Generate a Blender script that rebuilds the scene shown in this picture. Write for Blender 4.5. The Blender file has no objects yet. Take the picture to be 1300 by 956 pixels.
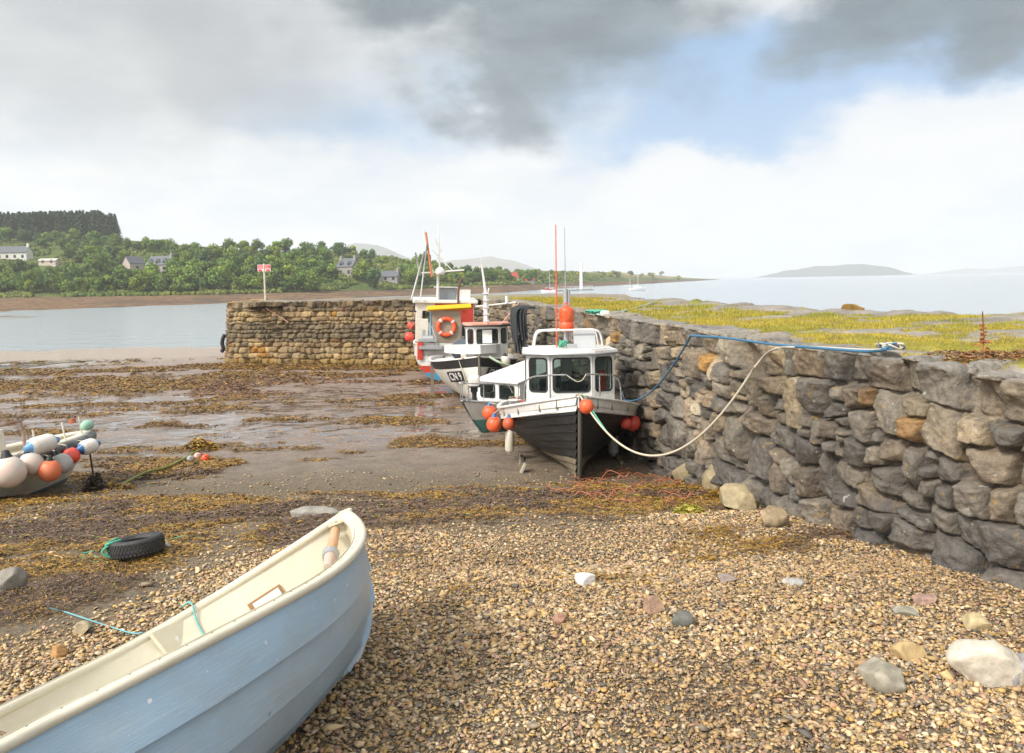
import bpy, bmesh, math, random
import numpy as np
from mathutils import Vector, Matrix, Euler
sc = bpy.context.scene
COL = sc.collection
rng = np.random.default_rng(7)
random.seed(7)
V = Vector
# ------------------------------------------------------------------ camera
FPX = 1000.0; CX, CY = 650.0, 433.5; CZ = 3.9
pit = math.atan(.0762); rol = math.radians(1.09)
f_ = np.array([0, math.cos(pit), -math.sin(pit)]); u0 = np.array([0, math.sin(pit), math.cos(pit)]); r0 = np.array([1., 0, 0])
R_ = math.cos(rol)*r0-math.sin(rol)*u0; U_ = math.sin(rol)*r0+math.cos(rol)*u0
CAMP = np.array([0, 0, CZ])
def ray(x, y): return f_+R_*(x-CX)/FPX-U_*(y-CY)/FPX
def PZ(x, y, z):
    d = ray(x, y); t = (z-CZ)/d[2]; return V(CAMP+d*t)
def PY(x, y, Y):
    d = ray(x, y); return V(CAMP+d*(Y/d[1]))
def PV(x, y, p0, d0):                       # vertical plane through p0 along d0
    d = ray(x, y); n = np.array([-d0[1], d0[0]]); t = (n@np.array(p0[:2]))/(n@d[:2]); return V(CAMP+d*t)
cd = bpy.data.cameras.new('camera'); cam = bpy.data.objects.new('camera', cd); COL.objects.link(cam); sc.camera = cam
cd.sensor_width = 36; cd.lens = 36*FPX/1300; cd.clip_end = 30000; cd.clip_start = .05
cd.shift_y = -(478-CY)/1300
cam.matrix_world = Matrix(((R_[0], U_[0], -f_[0], 0), (R_[1], U_[1], -f_[1], 0), (R_[2], U_[2], -f_[2], CZ), (0, 0, 0, 1)))
# ------------------------------------------------------------------ noise
def h2(i, j, s=0):
    n = (i.astype(np.int64)*374761393+j.astype(np.int64)*668265263+s*1442695041) & 0x7fffffff
    n = ((n ^ (n >> 13))*1274126177) & 0x7fffffff
    return ((n ^ (n >> 16)) & 0xffffff)/float(0xffffff)
def vn(x, y, s=0):
    x = np.asarray(x, float); y = np.asarray(y, float)
    i = np.floor(x); j = np.floor(y); a = x-i; b = y-j; a = a*a*(3-2*a); b = b*b*(3-2*b)
    i = i.astype(np.int64); j = j.astype(np.int64)
    return (h2(i, j, s)*(1-a)+h2(i+1, j, s)*a)*(1-b)+(h2(i, j+1, s)*(1-a)+h2(i+1, j+1, s)*a)*b
def fbm(x, y, o=4, s=0, g=.5):
    r = 0; amp = 1; t = 0
    for k in range(o):
        r = r+amp*vn(np.asarray(x)*2**k+17.3*k, np.asarray(y)*2**k-9.1*k, s+k); t += amp; amp *= g
    return r/t
def sm(a, b, x):
    t = np.clip((np.asarray(x, float)-a)/(b-a), 0, 1); return t*t*(3-2*t)
# ------------------------------------------------------------------ terrain heights
GY = [-8, 0, 4.8, 6, 7.5, 9, 11, 13.4, 17, 25, 36, 50, 55, 80, 150]
GZ = [1.75, 1.6, 1.45, 1.38, 1.28, 1.15, .87, .55, .35, .14, .03, -.02, -.09, -1.2, -2.5]
def gz0(x, y): return np.interp(y, GY, GZ)
def gz(x, y):
    x = np.asarray(x, float); y = np.asarray(y, float)
    z = gz0(x, y)
    nr = sm(60, 45, y)
    z = z+(fbm(x*.35, y*.35, 3, 3)-.5)*.10*nr+(fbm(x*1.7, y*1.7, 3, 5)-.5)*.05*nr
    return z
def gnd(x, y): return float(gz(x, y))
def on_ground(px, py):
    d = ray(px, py); t = 2.0
    while t < 200:
        p = CAMP+d*t
        if p[2] < gnd(p[0], p[1]): break
        t += .02
    return V((p[0], p[1], gnd(p[0], p[1])))
# ------------------------------------------------------------------ mesh builders
def tag(o, label=None, cat=None, group=None, kind=None):
    if label: o['label'] = label
    if cat: o['category'] = cat
    if group: o['group'] = group
    if kind: o['kind'] = kind
    return o
def npmesh(name, verts, faces, mat=None, smooth=False, attrs=None, parent=None, matidx=None):
    me = bpy.data.meshes.new(name)
    verts = np.asarray(verts, np.float32).reshape(-1, 3)
    me.vertices.add(len(verts)); me.vertices.foreach_set('co', verts.ravel())
    faces = np.asarray(faces, np.int32); n = faces.shape[1]
    me.loops.add(faces.size); me.loops.foreach_set('vertex_index', faces.ravel())
    me.polygons.add(len(faces)); me.polygons.foreach_set('loop_start', np.arange(len(faces), dtype=np.int32)*n)
    me.polygons.foreach_set('loop_total', np.full(len(faces), n, np.int32))
    if smooth: me.polygons.foreach_set('use_smooth', np.ones(len(faces), bool))
    if matidx is not None: me.polygons.foreach_set('material_index', np.asarray(matidx, np.int32))
    me.update(calc_edges=True)
    for k, a in (attrs or {}).items():
        a = np.asarray(a, np.float32)
        if a.ndim == 2:
            c = np.ones((len(verts), 4), np.float32); c[:, :3] = a
            at = me.color_attributes.new(k, 'FLOAT_COLOR', 'POINT'); at.data.foreach_set('color', c.ravel())
        else:
            at = me.attributes.new(k, 'FLOAT', 'POINT'); at.data.foreach_set('value', a.ravel())
    for m in (mat if isinstance(mat, (list, tuple)) else [mat]):
        if m: me.materials.append(m)
    o = bpy.data.objects.new(name, me); COL.objects.link(o)
    if parent: o.parent = parent
    return o
def gridfaces(n, m):
    i = np.arange(n-1)[:, None]; j = np.arange(m-1)[None]
    a = (i*m+j).ravel(); return np.stack([a, a+m, a+m+1, a+1], 1)
class MB:
    """collects simple solids into one bmesh"""
    def __init__(s): s.bm = bmesh.new(); s.mi = 0
    def _m(s, vs):
        fs = {f for v in vs for f in v.link_faces}
        for f in fs: f.material_index = s.mi
    def box(s, c, d, rot=None, bev=0.0):
        r = bmesh.ops.create_cube(s.bm, size=1)['verts']
        bmesh.ops.scale(s.bm, vec=d, verts=r)
        if bev:
            es = list({e for v in r for e in v.link_edges})
            g = bmesh.ops.bevel(s.bm, geom=es, offset=bev, segments=2, profile=.6, affect='EDGES')
            r = list({v for f in g['faces'] for v in f.verts}|{v for v in r if v.is_valid})
        M = Matrix.Translation(c) @ ((rot if isinstance(rot, Matrix) else Euler(rot).to_matrix()).to_4x4() if rot is not None else Matrix())
        bmesh.ops.transform(s.bm, matrix=M, verts=r); s._m(r); return s
    def cyl(s, a, b, r, r2=None, seg=10, caps=True):
        a, b = V(a), V(b); d = b-a
        g = bmesh.ops.create_cone(s.bm, cap_ends=caps, segments=seg, radius1=r, radius2=r if r2 is None else r2, depth=d.length)['verts']
        M = Matrix.Translation((a+b)/2) @ d.to_track_quat('Z', 'Y').to_matrix().to_4x4()
        bmesh.ops.transform(s.bm, matrix=M, verts=g); s._m(g); return s
    def ball(s, c, r, sc3=(1, 1, 1), seg=16, rot=None):
        g = bmesh.ops.create_uvsphere(s.bm, u_segments=seg, v_segments=max(6, seg//2+2), radius=r)['verts']
        bmesh.ops.scale(s.bm, vec=sc3, verts=g)
        M = Matrix.Translation(c) @ (Euler(rot).to_matrix().to_4x4() if rot else Matrix())
        bmesh.ops.transform(s.bm, matrix=M, verts=g); s._m(g)
        for v in g:
            for f in v.link_faces: f.smooth = True
        return s
    def lathe(s, prof, c=(0, 0, 0), seg=20, M=None, smooth=True):
        rings = []
        for (r, z) in prof:
            rings.append([s.bm.verts.new((max(r, 1e-4)*math.cos(2*math.pi*k/seg), max(r, 1e-4)*math.sin(2*math.pi*k/seg), z)) for k in range(seg)])
        for a, b in zip(rings, rings[1:]):
            for k in range(seg):
                f = s.bm.faces.new((a[k], a[(k+1) % seg], b[(k+1) % seg], b[k])); f.smooth = smooth; f.material_index = s.mi
        vs = [v for r in rings for v in r]
        bmesh.ops.transform(s.bm, matrix=Matrix.Translation(c) @ (M.to_4x4() if M else Matrix()), verts=vs); return s
    def tube(s, pts, r, seg=8, closed=False, twist=0):
        pts = [V(p) for p in pts]; n = len(pts); rings = []
        up = V((0, 0, 1)); prev = None
        for i, p in enumerate(pts):
            t = (pts[(i+1) % n]-pts[i-1]) if closed else (pts[min(i+1, n-1)]-pts[max(i-1, 0)])
            t.normalize()
            if prev is None: prev = t.cross(up) if abs(t.z) < .95 else t.cross(V((1, 0, 0)))
            prev = prev-t*prev.dot(t)
            if prev.length < 1e-6: prev = t.orthogonal()
            prev.normalize(); b = t.cross(prev)
            rr = r[i] if isinstance(r, (list, tuple, np.ndarray)) else r
            rings.append([s.bm.verts.new(p+(prev*math.cos(2*math.pi*k/seg)+b*math.sin(2*math.pi*k/seg))*rr) for k in range(seg)])
        pr = list(zip(rings, rings[1:]))+([(rings[-1], rings[0])] if closed else [])
        for a, b in pr:
            for k in range(seg):
                f = s.bm.faces.new((a[k], b[k], b[(k+1) % seg], a[(k+1) % seg])); f.smooth = True; f.material_index = s.mi
        if not closed:
            for rg in (rings[0][::-1], rings[-1]):
                try: s.bm.faces.new(rg).material_index = s.mi
                except Exception: pass
        return s
    def torus(s, c, R, r, M=None, seg=32, seg2=10, flat=1.0):
        pts = []
        g = []
        for i in range(seg):
            a = 2*math.pi*i/seg
            g.append([s.bm.verts.new(((R+r*math.cos(2*math.pi*k/seg2))*math.cos(a), (R+r*math.cos(2*math.pi*k/seg2))*math.sin(a), r*flat*math.sin(2*math.pi*k/seg2))) for k in range(seg2)])
        for i in range(seg):
            for k in range(seg2):
                f = s.bm.faces.new((g[i][k], g[(i+1) % seg][k], g[(i+1) % seg][(k+1) % seg2], g[i][(k+1) % seg2])); f.smooth = True; f.material_index = s.mi
        vs = [v for q in g for v in q]
        bmesh.ops.transform(s.bm, matrix=Matrix.Translation(c) @ (M.to_4x4() if M else Matrix()), verts=vs); return s
    def poly(s, outer, holes=(), th=.03, M=Matrix()):
        """flat panel (x,y) with holes, thickness along +z, placed by M"""
        bm = bmesh.new(); es = []
        for lp in [outer]+list(holes):
            vs = [bm.verts.new((x, y, 0)) for x, y in lp]
            es += [bm.edges.new((vs[i], vs[(i+1) % len(vs)])) for i in range(len(vs))]
        g = bmesh.ops.triangle_fill(bm, use_beauty=True, use_dissolve=False, edges=es)
        fs = [x for x in g['geom'] if isinstance(x, bmesh.types.BMFace)]
        ex = bmesh.ops.extrude_face_region(bm, geom=fs)
        bmesh.ops.translate(bm, vec=(0, 0, th), verts=[x for x in ex['geom'] if isinstance(x, bmesh.types.BMVert)])
        bmesh.ops.recalc_face_normals(bm, faces=bm.faces)
        bmesh.ops.transform(bm, matrix=M, verts=bm.verts)
        mp = {v: s.bm.verts.new(v.co) for v in bm.verts}
        for f in bm.faces:
            try: s.bm.faces.new([mp[v] for v in f.verts]).material_index = s.mi
            except Exception: pass
        bm.free(); return s
    def build(s, name, mat, parent=None, loc=None):
        me = bpy.data.meshes.new(name); s.bm.normal_update(); s.bm.to_mesh(me); s.bm.free()
        for m in (mat if isinstance(mat, (list, tuple)) else [mat]): me.materials.append(m)
        o = bpy.data.objects.new(name, me); COL.objects.link(o)
        if parent: o.parent = parent
        if loc is not None: o.location = loc
        return o
def rrect(cx, cy, w, h, r, n=5):
    out = []
    for (sx, sy, a0) in ((1, 1, 0), (-1, 1, 90), (-1, -1, 180), (1, -1, 270)):
        for k in range(n):
            a = math.radians(a0+90*k/(n-1)); out.append((cx+sx*(w/2-r)+r*math.cos(a), cy+sy*(h/2-r)+r*math.sin(a)))
    return out
def empty(name, loc=(0, 0, 0), M=None):
    o = bpy.data.objects.new(name, None); COL.objects.link(o); o.empty_display_size = .2
    if M is not None: o.matrix_world = M
    else: o.location = loc
    return o
def frame(o, x, z):
    """matrix with local X along x, local Z along z (panel helper)"""
    x = V(x).normalized(); z = V(z).normalized(); y = z.cross(x).normalized(); x = y.cross(z)
    return Matrix(((x.x, y.x, z.x, o[0]), (x.y, y.y, z.y, o[1]), (x.z, y.z, z.z, o[2]), (0, 0, 0, 1)))
def catenary(a, b, sag, n=30):
    a, b = V(a), V(b); return [a.lerp(b, t)-V((0, 0, 4*sag*t*(1-t))) for t in np.linspace(0, 1, n)]
def spline(pts, n=8):
    pts = [V(p) for p in pts]; P = [pts[0]]+pts+[pts[-1]]; out = []
    for i in range(1, len(P)-2):
        for k in range(n):
            t = k/n; p0, p1, p2, p3 = P[i-1], P[i], P[i+1], P[i+2]
            out.append(.5*((2*p1)+(p2-p0)*t+(2*p0-5*p1+4*p2-p3)*t*t+(3*p1-p0-3*p2+p3)*t**3))
    return out+[pts[-1]]
# ------------------------------------------------------------------ materials
MATS = {}
def nodes(name):
    m = bpy.data.materials.new(name); m.use_nodes = True; nt = m.node_tree; b = nt.nodes['Principled BSDF']; return m, nt, b
def N(nt, t, **k):
    n = nt.nodes.new(t)
    for a, v in k.items():
        if a.startswith('i_'):
            key = a[2:]; n.inputs[int(key) if key.isdigit() else key].default_value = v
        else: setattr(n, a, v)
    return n
def noise(nt, vec, scale, detail=4, rough=.55, dist=0):
    n = N(nt, 'ShaderNodeTexNoise'); n.inputs['Scale'].default_value = scale; n.inputs['Detail'].default_value = detail
    n.inputs['Roughness'].default_value = rough; n.inputs['Distortion'].default_value = dist
    nt.links.new(vec, n.inputs['Vector']); return n.outputs['Fac']
def ramp(nt, fac, stops, interp='LINEAR'):
    r = N(nt, 'ShaderNodeValToRGB'); r.color_ramp.interpolation = interp; e = r.color_ramp.elements
    while len(e) < len(stops): e.new(.5)
    for k, (p, c) in enumerate(stops): e[k].position = p; e[k].color = (*c, 1) if len(c) == 3 else c
    nt.links.new(fac, r.inputs[0]); return r.outputs[0]
def gray(v): return (v, v, v)
def mix(nt, fac, a, b, mode='MIX'):
    n = N(nt, 'ShaderNodeMix', data_type='RGBA', blend_type=mode)
    for i, v in ((0, fac), (6, a), (7, b)):
        if isinstance(v, bpy.types.NodeSocket): nt.links.new(v, n.inputs[i])
        elif i == 0: n.inputs[0].default_value = v
        else: n.inputs[i].default_value = (*v, 1)
    return n.outputs[2]
def math_(nt, op, a, b=None, clamp=False):
    n = N(nt, 'ShaderNodeMath', operation=op, use_clamp=clamp)
    for i, v in ((0, a), (1, b)):
        if v is None: continue
        if isinstance(v, bpy.types.NodeSocket): nt.links.new(v, n.inputs[i])
        else: n.inputs[i].default_value = v
    return n.outputs[0]
def bump(nt, b, h, strength=.3, dist=.02, prev=None):
    n = N(nt, 'ShaderNodeBump'); n.inputs['Strength'].default_value = strength; n.inputs['Distance'].default_value = dist
    nt.links.new(h, n.inputs['Height'])
    if prev is not None: nt.links.new(prev, n.inputs['Normal'])
    if b is not None: nt.links.new(n.outputs[0], b.inputs['Normal'])
    return n.outputs[0]
def mat(name, col, rough=.5, var=.12, vs=4, bmp=.1, bs=60, metal=0, dirt=None, ds=3, da=.5, coat=0, stretch=(1, 1, 1)):
    m, nt, b = nodes(name); tc = N(nt, 'ShaderNodeTexCoord'); mp = N(nt, 'ShaderNodeMapping'); mp.inputs['Scale'].default_value = stretch
    nt.links.new(tc.outputs['Object'], mp.inputs[0]); v = mp.outputs[0]
    n1 = noise(nt, v, vs, 5)
    c = mix(nt, n1, tuple(x*(1-var) for x in col), tuple(min(1, x*(1+var)) for x in col))
    if dirt:
        n2 = noise(nt, v, ds, 8, .7)
        fac = ramp(nt, n2, [(max(0, .62-da*.35), gray(0)), (.78, gray(min(1, da*1.3)))])
        c = mix(nt, fac, c, dirt)
    nt.links.new(c, b.inputs['Base Color'])
    b.inputs['Metallic'].default_value = metal; b.inputs['Coat Weight'].default_value = coat
    n3 = noise(nt, v, vs*2.3, 4)
    r = N(nt, 'ShaderNodeMapRange'); r.inputs[3].default_value = max(.02, rough-.12); r.inputs[4].default_value = min(1, rough+.15); nt.links.new(n3, r.inputs[0]); nt.links.new(r.outputs[0], b.inputs['Roughness'])
    if bmp: bump(nt, b, noise(nt, v, bs, 5), bmp, .01)
    return m
def vmat(name, rough=.7, bmp=.4, bs=30, bd=.02, var=.25, vs=12, spec=.5, extra=None):
    m, nt, b = nodes(name); a = N(nt, 'ShaderNodeAttribute', attribute_name='Col'); tc = N(nt, 'ShaderNodeTexCoord'); v = tc.outputs['Object']
    n1 = noise(nt, v, vs, 6, .65)
    s = N(nt, 'ShaderNodeMapRange'); s.inputs[1].default_value = .25; s.inputs[2].default_value = .75; s.inputs[3].default_value = 1-var; s.inputs[4].default_value = 1+var; nt.links.new(n1, s.inputs[0])
    c = mix(nt, 1.0, a.outputs['Color'], s.outputs[0], 'MULTIPLY')
    if extra: c = extra(nt, v, c)
    nt.links.new(c, b.inputs['Base Color']); b.inputs['Roughness'].default_value = rough; b.inputs['Specular IOR Level'].default_value = spec
    if bmp: bump(nt, b, noise(nt, v, bs, 7, .65), bmp, bd)
    return m
# ------------------------------------------------------------------ sky and sun
SUN_AZ, SUN_EL = 228, 42       # compass from +Y clockwise: sun behind-left of the camera
w = bpy.data.worlds.new('World'); sc.world = w; w.use_nodes = True; nt = w.node_tree
bg = nt.nodes['Background']
sky = N(nt, 'ShaderNodeTexSky', sky_type='NISHITA'); sky.sun_disc = False
sky.sun_elevation = math.radians(SUN_EL); sky.sun_rotation = math.radians(SUN_AZ); sky.air_density = 1.0; sky.dust_density = .6
tc = N(nt, 'ShaderNodeTexCoord'); gv = tc.outputs['Generated']
def pdir(px, py): d = ray(px, py); return d/np.linalg.norm(d)
def wsc(v, s):
    m = N(nt, 'ShaderNodeMapping'); m.inputs['Scale'].default_value = s; nt.links.new(v, m.inputs[0]); return m.outputs[0]
nz = N(nt, 'ShaderNodeTexNoise'); nz.inputs['Scale'].default_value = 5.5; nz.inputs['Detail'].default_value = 7; nz.inputs['Roughness'].default_value = .52
nt.links.new(wsc(gv, (1, 1, 1.7)), nz.inputs['Vector'])
wv = N(nt, 'ShaderNodeVectorMath', operation='MULTIPLY_ADD'); wv.inputs[1].default_value = (.34, .34, .2); nt.links.new(nz.outputs['Color'], wv.inputs[0])
wv.inputs[2].default_value = (0, 0, 0); nt.links.new(gv, wv.inputs[2])       # warped direction
def blob(px, py, wx, wy, soft):
    """soft cloud patch of the sky round one compass direction"""
    c = pdir(px, py)+np.array([.17, .17, .10])
    s = N(nt, 'ShaderNodeVectorMath', operation='SUBTRACT'); s.inputs[1].default_value = tuple(c); nt.links.new(wv.outputs[0], s.inputs[0])
    m = N(nt, 'ShaderNodeVectorMath', operation='MULTIPLY'); m.inputs[1].default_value = (1/wx, 1/wx, 1/wy); nt.links.new(s.outputs[0], m.inputs[0])
    l = N(nt, 'ShaderNodeVectorMath', operation='LENGTH'); nt.links.new(m.outputs[0], l.inputs[0])
    r = N(nt, 'ShaderNodeMapRange', interpolation_type='SMOOTHERSTEP'); r.inputs[1].default_value = 1+soft; r.inputs[2].default_value = 1-soft; nt.links.new(l.outputs['Value'], r.inputs[0])
    return r.outputs[0]
def mx(*a):
    o = a[0]
    for b in a[1:]: o = math_(nt, 'MAXIMUM', o, b)
    return o
sep = N(nt, 'ShaderNodeSeparateXYZ'); nt.links.new(wv.outputs[0], sep.inputs[0])
K = 10.0
cn = noise(nt, wsc(gv, (1, 1, 2.6)), 7, 8, .55)
white = mix(nt, ramp(nt, cn, [(.35, gray(0)), (.62, gray(1))]), (.53*K, .575*K, .63*K), (.69*K, .69*K, .68*K))
# lower sky is brightest; grey veil higher up
veil = N(nt, 'ShaderNodeMapRange', interpolation_type='SMOOTHSTEP'); veil.inputs[1].default_value = .30; veil.inputs[2].default_value = .50; nt.links.new(sep.outputs[2], veil.inputs[0])
c0 = mix(nt, veil.outputs[0], white, mix(nt, cn, (.36*K, .40*K, .44*K), (.66*K, .69*K, .71*K)))
blue = mx(blob(1010, 112, .30, .062, .55), blob(430, 125, .14, .04, .8), blob(1250, 85, .16, .05, .6), blob(870, 165, .16, .035, .7))
c1 = mix(nt, math_(nt, 'MULTIPLY', blue, .92), c0, mix(nt, .85, sky.outputs[0], (1.8, 3.5, 5.9)))
cum = mx(blob(1290, 150, .20, .055, .35), blob(880, 235, .12, .04, .5), blob(1130, 210, .16, .05, .5))
c1 = mix(nt, math_(nt, 'MULTIPLY', cum, .85), c1, (6.8, 6.8, 6.75))
g1 = blob(110, 20, .34, .13, .55)
c2 = mix(nt, math_(nt, 'MULTIPLY', g1, .8), c1, mix(nt, cn, (2.5, 2.7, 2.85), (5.0, 5.1, 5.2)))
dk = mx(blob(720, 22, .17, .10, .45), blob(640, 105, .07, .05, .6), blob(560, -10, .12, .04, .6), blob(1195, 0, .15, .06, .45))
g2 = blob(250, 70, .11, .05, .7)
c2 = mix(nt, math_(nt, 'MULTIPLY', g2, .5), c2, (2.4, 2.6, 2.8))
c3 = mix(nt, math_(nt, 'MULTIPLY', dk, .93), c2, mix(nt, ramp(nt, cn, [(.35, gray(0)), (.65, gray(1))]), (.45, .74, .92), (1.35, 1.85, 2.2)))
sd_ = N(nt, 'ShaderNodeVectorMath', operation='DOT_PRODUCT'); sd_.inputs[1].default_value = (math.sin(math.radians(SUN_AZ))*math.cos(math.radians(SUN_EL)), math.cos(math.radians(SUN_AZ))*math.cos(math.radians(SUN_EL)), math.sin(math.radians(SUN_EL)))
nt.links.new(gv, sd_.inputs[0]); sg_ = N(nt, 'ShaderNodeMapRange', interpolation_type='SMOOTHSTEP'); sg_.inputs[1].default_value = .35; sg_.inputs[2].default_value = 1.0; sg_.inputs[4].default_value = 1; nt.links.new(sd_.outputs['Value'], sg_.inputs[0])
c3 = mix(nt, math_(nt, 'MULTIPLY', sg_.outputs[0], .8), c3, (19, 18.5, 17.5))     # bright cloud round the sun, unseen behind the camera, added to lift the lighting
nt.links.new(c3, bg.inputs[0]); bg.inputs[1].default_value = .1
ld = bpy.data.lights.new('sun', 'SUN'); ld.energy = 3.0; ld.angle = math.radians(12); ld.color = (1, .95, .87)
sun = bpy.data.objects.new('sun', ld); COL.objects.link(sun)
az, el = math.radians(SUN_AZ), math.radians(SUN_EL)
sun.rotation_euler = V((-math.sin(az)*math.cos(el), -math.cos(az)*math.cos(el), -math.sin(el))).to_track_quat('-Z', 'Y').to_euler()
sc.view_settings.view_transform = 'Standard'; sc.view_settings.look = 'None'; sc.view_settings.exposure = .48; sc.view_settings.gamma = 1
sc.cycles.max_bounces = 6; sc.cycles.diffuse_bounces = 3; sc.cycles.glossy_bounces = 3; sc.cycles.transmission_bounces = 4; sc.cycles.transparent_max_bounces = 6
sc.cycles.volume_bounces = 1; sc.cycles.use_denoising = True

# ------------------------------------------------------------------ weed cover (0..1) and zones over the beach
def shingle(x, y):           # 1 on clean pebbles
    b = 8.6+.9*np.asarray(x)*.35+(fbm(np.asarray(x)*.5, np.asarray(y)*.5, 3, 11)-.5)*3.2
    b = np.where(np.asarray(x) < -1.5, b-(-1.5-np.asarray(x))*.9, b)
    return sm(b+1.1, b-1.1, y)
def weed(x, y):
    x = np.asarray(x, float); y = np.asarray(y, float)
    st = fbm(x*.42+3, y*.95, 4, 21, .6)
    fine = fbm(x*1.9, y*3.2, 3, 31)
    yb = 10.6+.12*x+(fbm(x*.3, y*0+1, 2, 77)-.5)*1.5
    band = .62*np.exp(-((y-yb)/1.9)**2)
    left = sm(-2.0, -4.5, x)*sm(5, 6.5, y)*sm(12.5, 10.5, y)
    d = np.maximum(band, left*.72)
    mud = sm(12.5, 15, y)*.20*sm(.40, .55, fbm(x*.16+5, y*.45, 3, 25))
    far = .42*np.exp(-((y-(31+(x+20)*.12))/5.0)**2)*sm(-2, -12, x)
    foot = .8*np.exp(-((y-(39.4-.27*(x+14.5)-1.2))/1.3)**2)*sm(-18, -15, x)
    near = .27*sm(4.0, 7, y)*sm(9.5, 7.5, y)
    dens = np.maximum(np.maximum(np.maximum(d, mud), far), np.maximum(foot, near))
    patch = sm(.585, .63, fbm(x*.33+9, y*.95+3, 4, 29, .55)-.020-.03*np.exp(-((y-20)/5)**2)*sm(2, -6, x)+.05*sm(22, 15, y)+.05*np.exp(-((y-33)/6)**2))*sm(12.6, 14, y)*sm(-41, -38, -y)
    hole = sm(.60, .68, fbm(x*1.3+4, y*2.1, 3, 37))*.8
    w0 = sm(.0, .16, dens*.95-(1-(st*.62+fine*.38))*.74+.12)*sm(-20, -2, -y+40)*(1-hole*sm(14, 12, y))
    return np.maximum(w0, patch*.9)*(y < 44)
def wallx(y): return np.interp(y, WY, WX)
# wall base line (world xy), from behind the camera to the corner with the pier
WB = [(9.5, -2.5), (7.4, 1.0), (5.7, 3.6), (4.45, 4.7), (4.0, 5.9), (3.58, 6.85), (3.08, 8.75), (2.74, 10.9), (2.5, 13.1), (2.1, 16.), (1.5, 20.5), (.85, 25), (-.3, 32.5), (-1.75, 36.4)]
WB = [V((*p, 0)) for p in WB]; WBs = spline(WB, 12)
WX = [p.x for p in WBs]; WY = [p.y for p in WBs]

# ------------------------------------------------------------------ ground sheet
def beach_colour(x, y):
    s = shingle(x, y); wd = weed(x, y)
    n = fbm(x*3, y*3, 4, 41)[..., None]; n2 = fbm(x*.6, y*1.2, 4, 43)[..., None]
    cs = np.array([.36, .25, .13])*(.6+.8*n); cm = (np.array([.19, .135, .105])*(1-n2)+np.array([.31, .235, .19])*n2)*(.75+.5*n)
    sand = np.array([.36, .29, .23])
    sd = (sm(38, 46, y-(x+20)*.05))[..., None]
    gm = sm(12, 20, y)[..., None]
    cm = cm*(1-sd)+sand*sd*(.85+.3*n)
    cg = np.array([.16, .125, .085])*(.6+.8*n)
    c = cm*gm+(cg*(1-gm))
    c = c*(1-s[..., None])+cs*s[..., None]
    cw = np.array([.17, .10, .03])*(.5+n)
    return c*(1-.55*wd[..., None])+cw*.55*wd[..., None]
ys = [-8.]
while ys[-1] < 62: ys.append(ys[-1]+max(.045, min(.6, .009*max(0, ys[-1]-1))) if ys[-1] > 2.5 else ys[-1]+.5)
ys += [66, 72, 80, 95, 120, 150]
ys = np.array(ys); us = np.linspace(-1, 1, 420)
hw = np.where(us[None] < 0, (9+1.15*np.maximum(ys[:, None], 0)), 9.5-.12*np.clip(ys[:, None], 0, 60))
X = us[None]*hw-.2*0; Y = np.repeat(ys[:, None], len(us), 1)
wd = weed(X, Y); Zg = gz(X, Y)+wd*.05*fbm(X*6, Y*6, 3, 51)*sm(4, 8, Y)
mudm = sm(12, 14, Y)
Zg = Zg+mudm*(fbm(X*2.2, Y*5, 3, 61)-.5)*.05*sm(60, 45, Y)
pud = sm(.0, 1, mudm*sm(46, 40, Y)*np.exp(-((Y-(23.5+.06*X))/8.0)**2)*1.15)
pudL = np.exp(-((X+27)/8.)**2)*sm(25, 31, Y)*sm(46, 42, Y)
pud = np.maximum(pud, pudL*1.3)*(1-wd)
m, nt, b = nodes('beach_ground')
a = N(nt, 'ShaderNodeAttribute', attribute_name='Col'); pa = N(nt, 'ShaderNodeAttribute', attribute_name='pud'); wa = N(nt, 'ShaderNodeAttribute', attribute_name='wet')
tcn = N(nt, 'ShaderNodeTexCoord'); ov = tcn.outputs['Object']
mp = N(nt, 'ShaderNodeMapping'); mp.inputs['Scale'].default_value = (.8, 2.0, 1); nt.links.new(ov, mp.inputs[0])
pn = noise(nt, mp.outputs[0], 1.7, 7, .66, .6)
pm = math_(nt, 'ADD', pn, math_(nt, 'MULTIPLY', pa.outputs['Fac'], .24))
pmk = ramp(nt, pm, [(.705, gray(0)), (.73, gray(1))])
fn = noise(nt, ov, 14, 6, .7)
cc = mix(nt, 1.0, a.outputs['Color'], ramp(nt, fn, [(.3, gray(.62)), (.7, gray(1.35))]), 'MULTIPLY')
vo = N(nt, 'ShaderNodeTexVoronoi'); vo.inputs['Scale'].default_value = 42; vo.inputs['Randomness'].default_value = 1; nt.links.new(ov, vo.inputs['Vector'])
sg = N(nt, 'ShaderNodeAttribute', attribute_name='shg'); vh = N(nt, 'ShaderNodeSeparateColor'); nt.links.new(vo.outputs['Color'], vh.inputs[0])
vc = ramp(nt, vh.outputs[0], [(0, (.14, .11, .085)), (.25, (.36, .27, .15)), (.5, (.30, .25, .19)), (.7, (.50, .40, .25)), (.85, (.40, .22, .09)), (1, (.58, .52, .40))], 'CONSTANT')
cc = mix(nt, sg.outputs['Fac'], cc, mix(nt, 1.0, vc, ramp(nt, vo.outputs['Distance'], [(.0, gray(1.05)), (.028, gray(.45))]), 'MULTIPLY'))
cc = mix(nt, math_(nt, 'MULTIPLY', pmk, .6), cc, (.06, .05, .045))
nt.links.new(cc, b.inputs['Base Color'])
rg = N(nt, 'ShaderNodeMapRange'); rg.inputs[3].default_value = .85; rg.inputs[4].default_value = .36; nt.links.new(wa.outputs['Fac'], rg.inputs[0])
rr = mix(nt, pmk, rg.outputs[0], gray(.06)); nt.links.new(rr, b.inputs['Roughness'])
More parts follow.
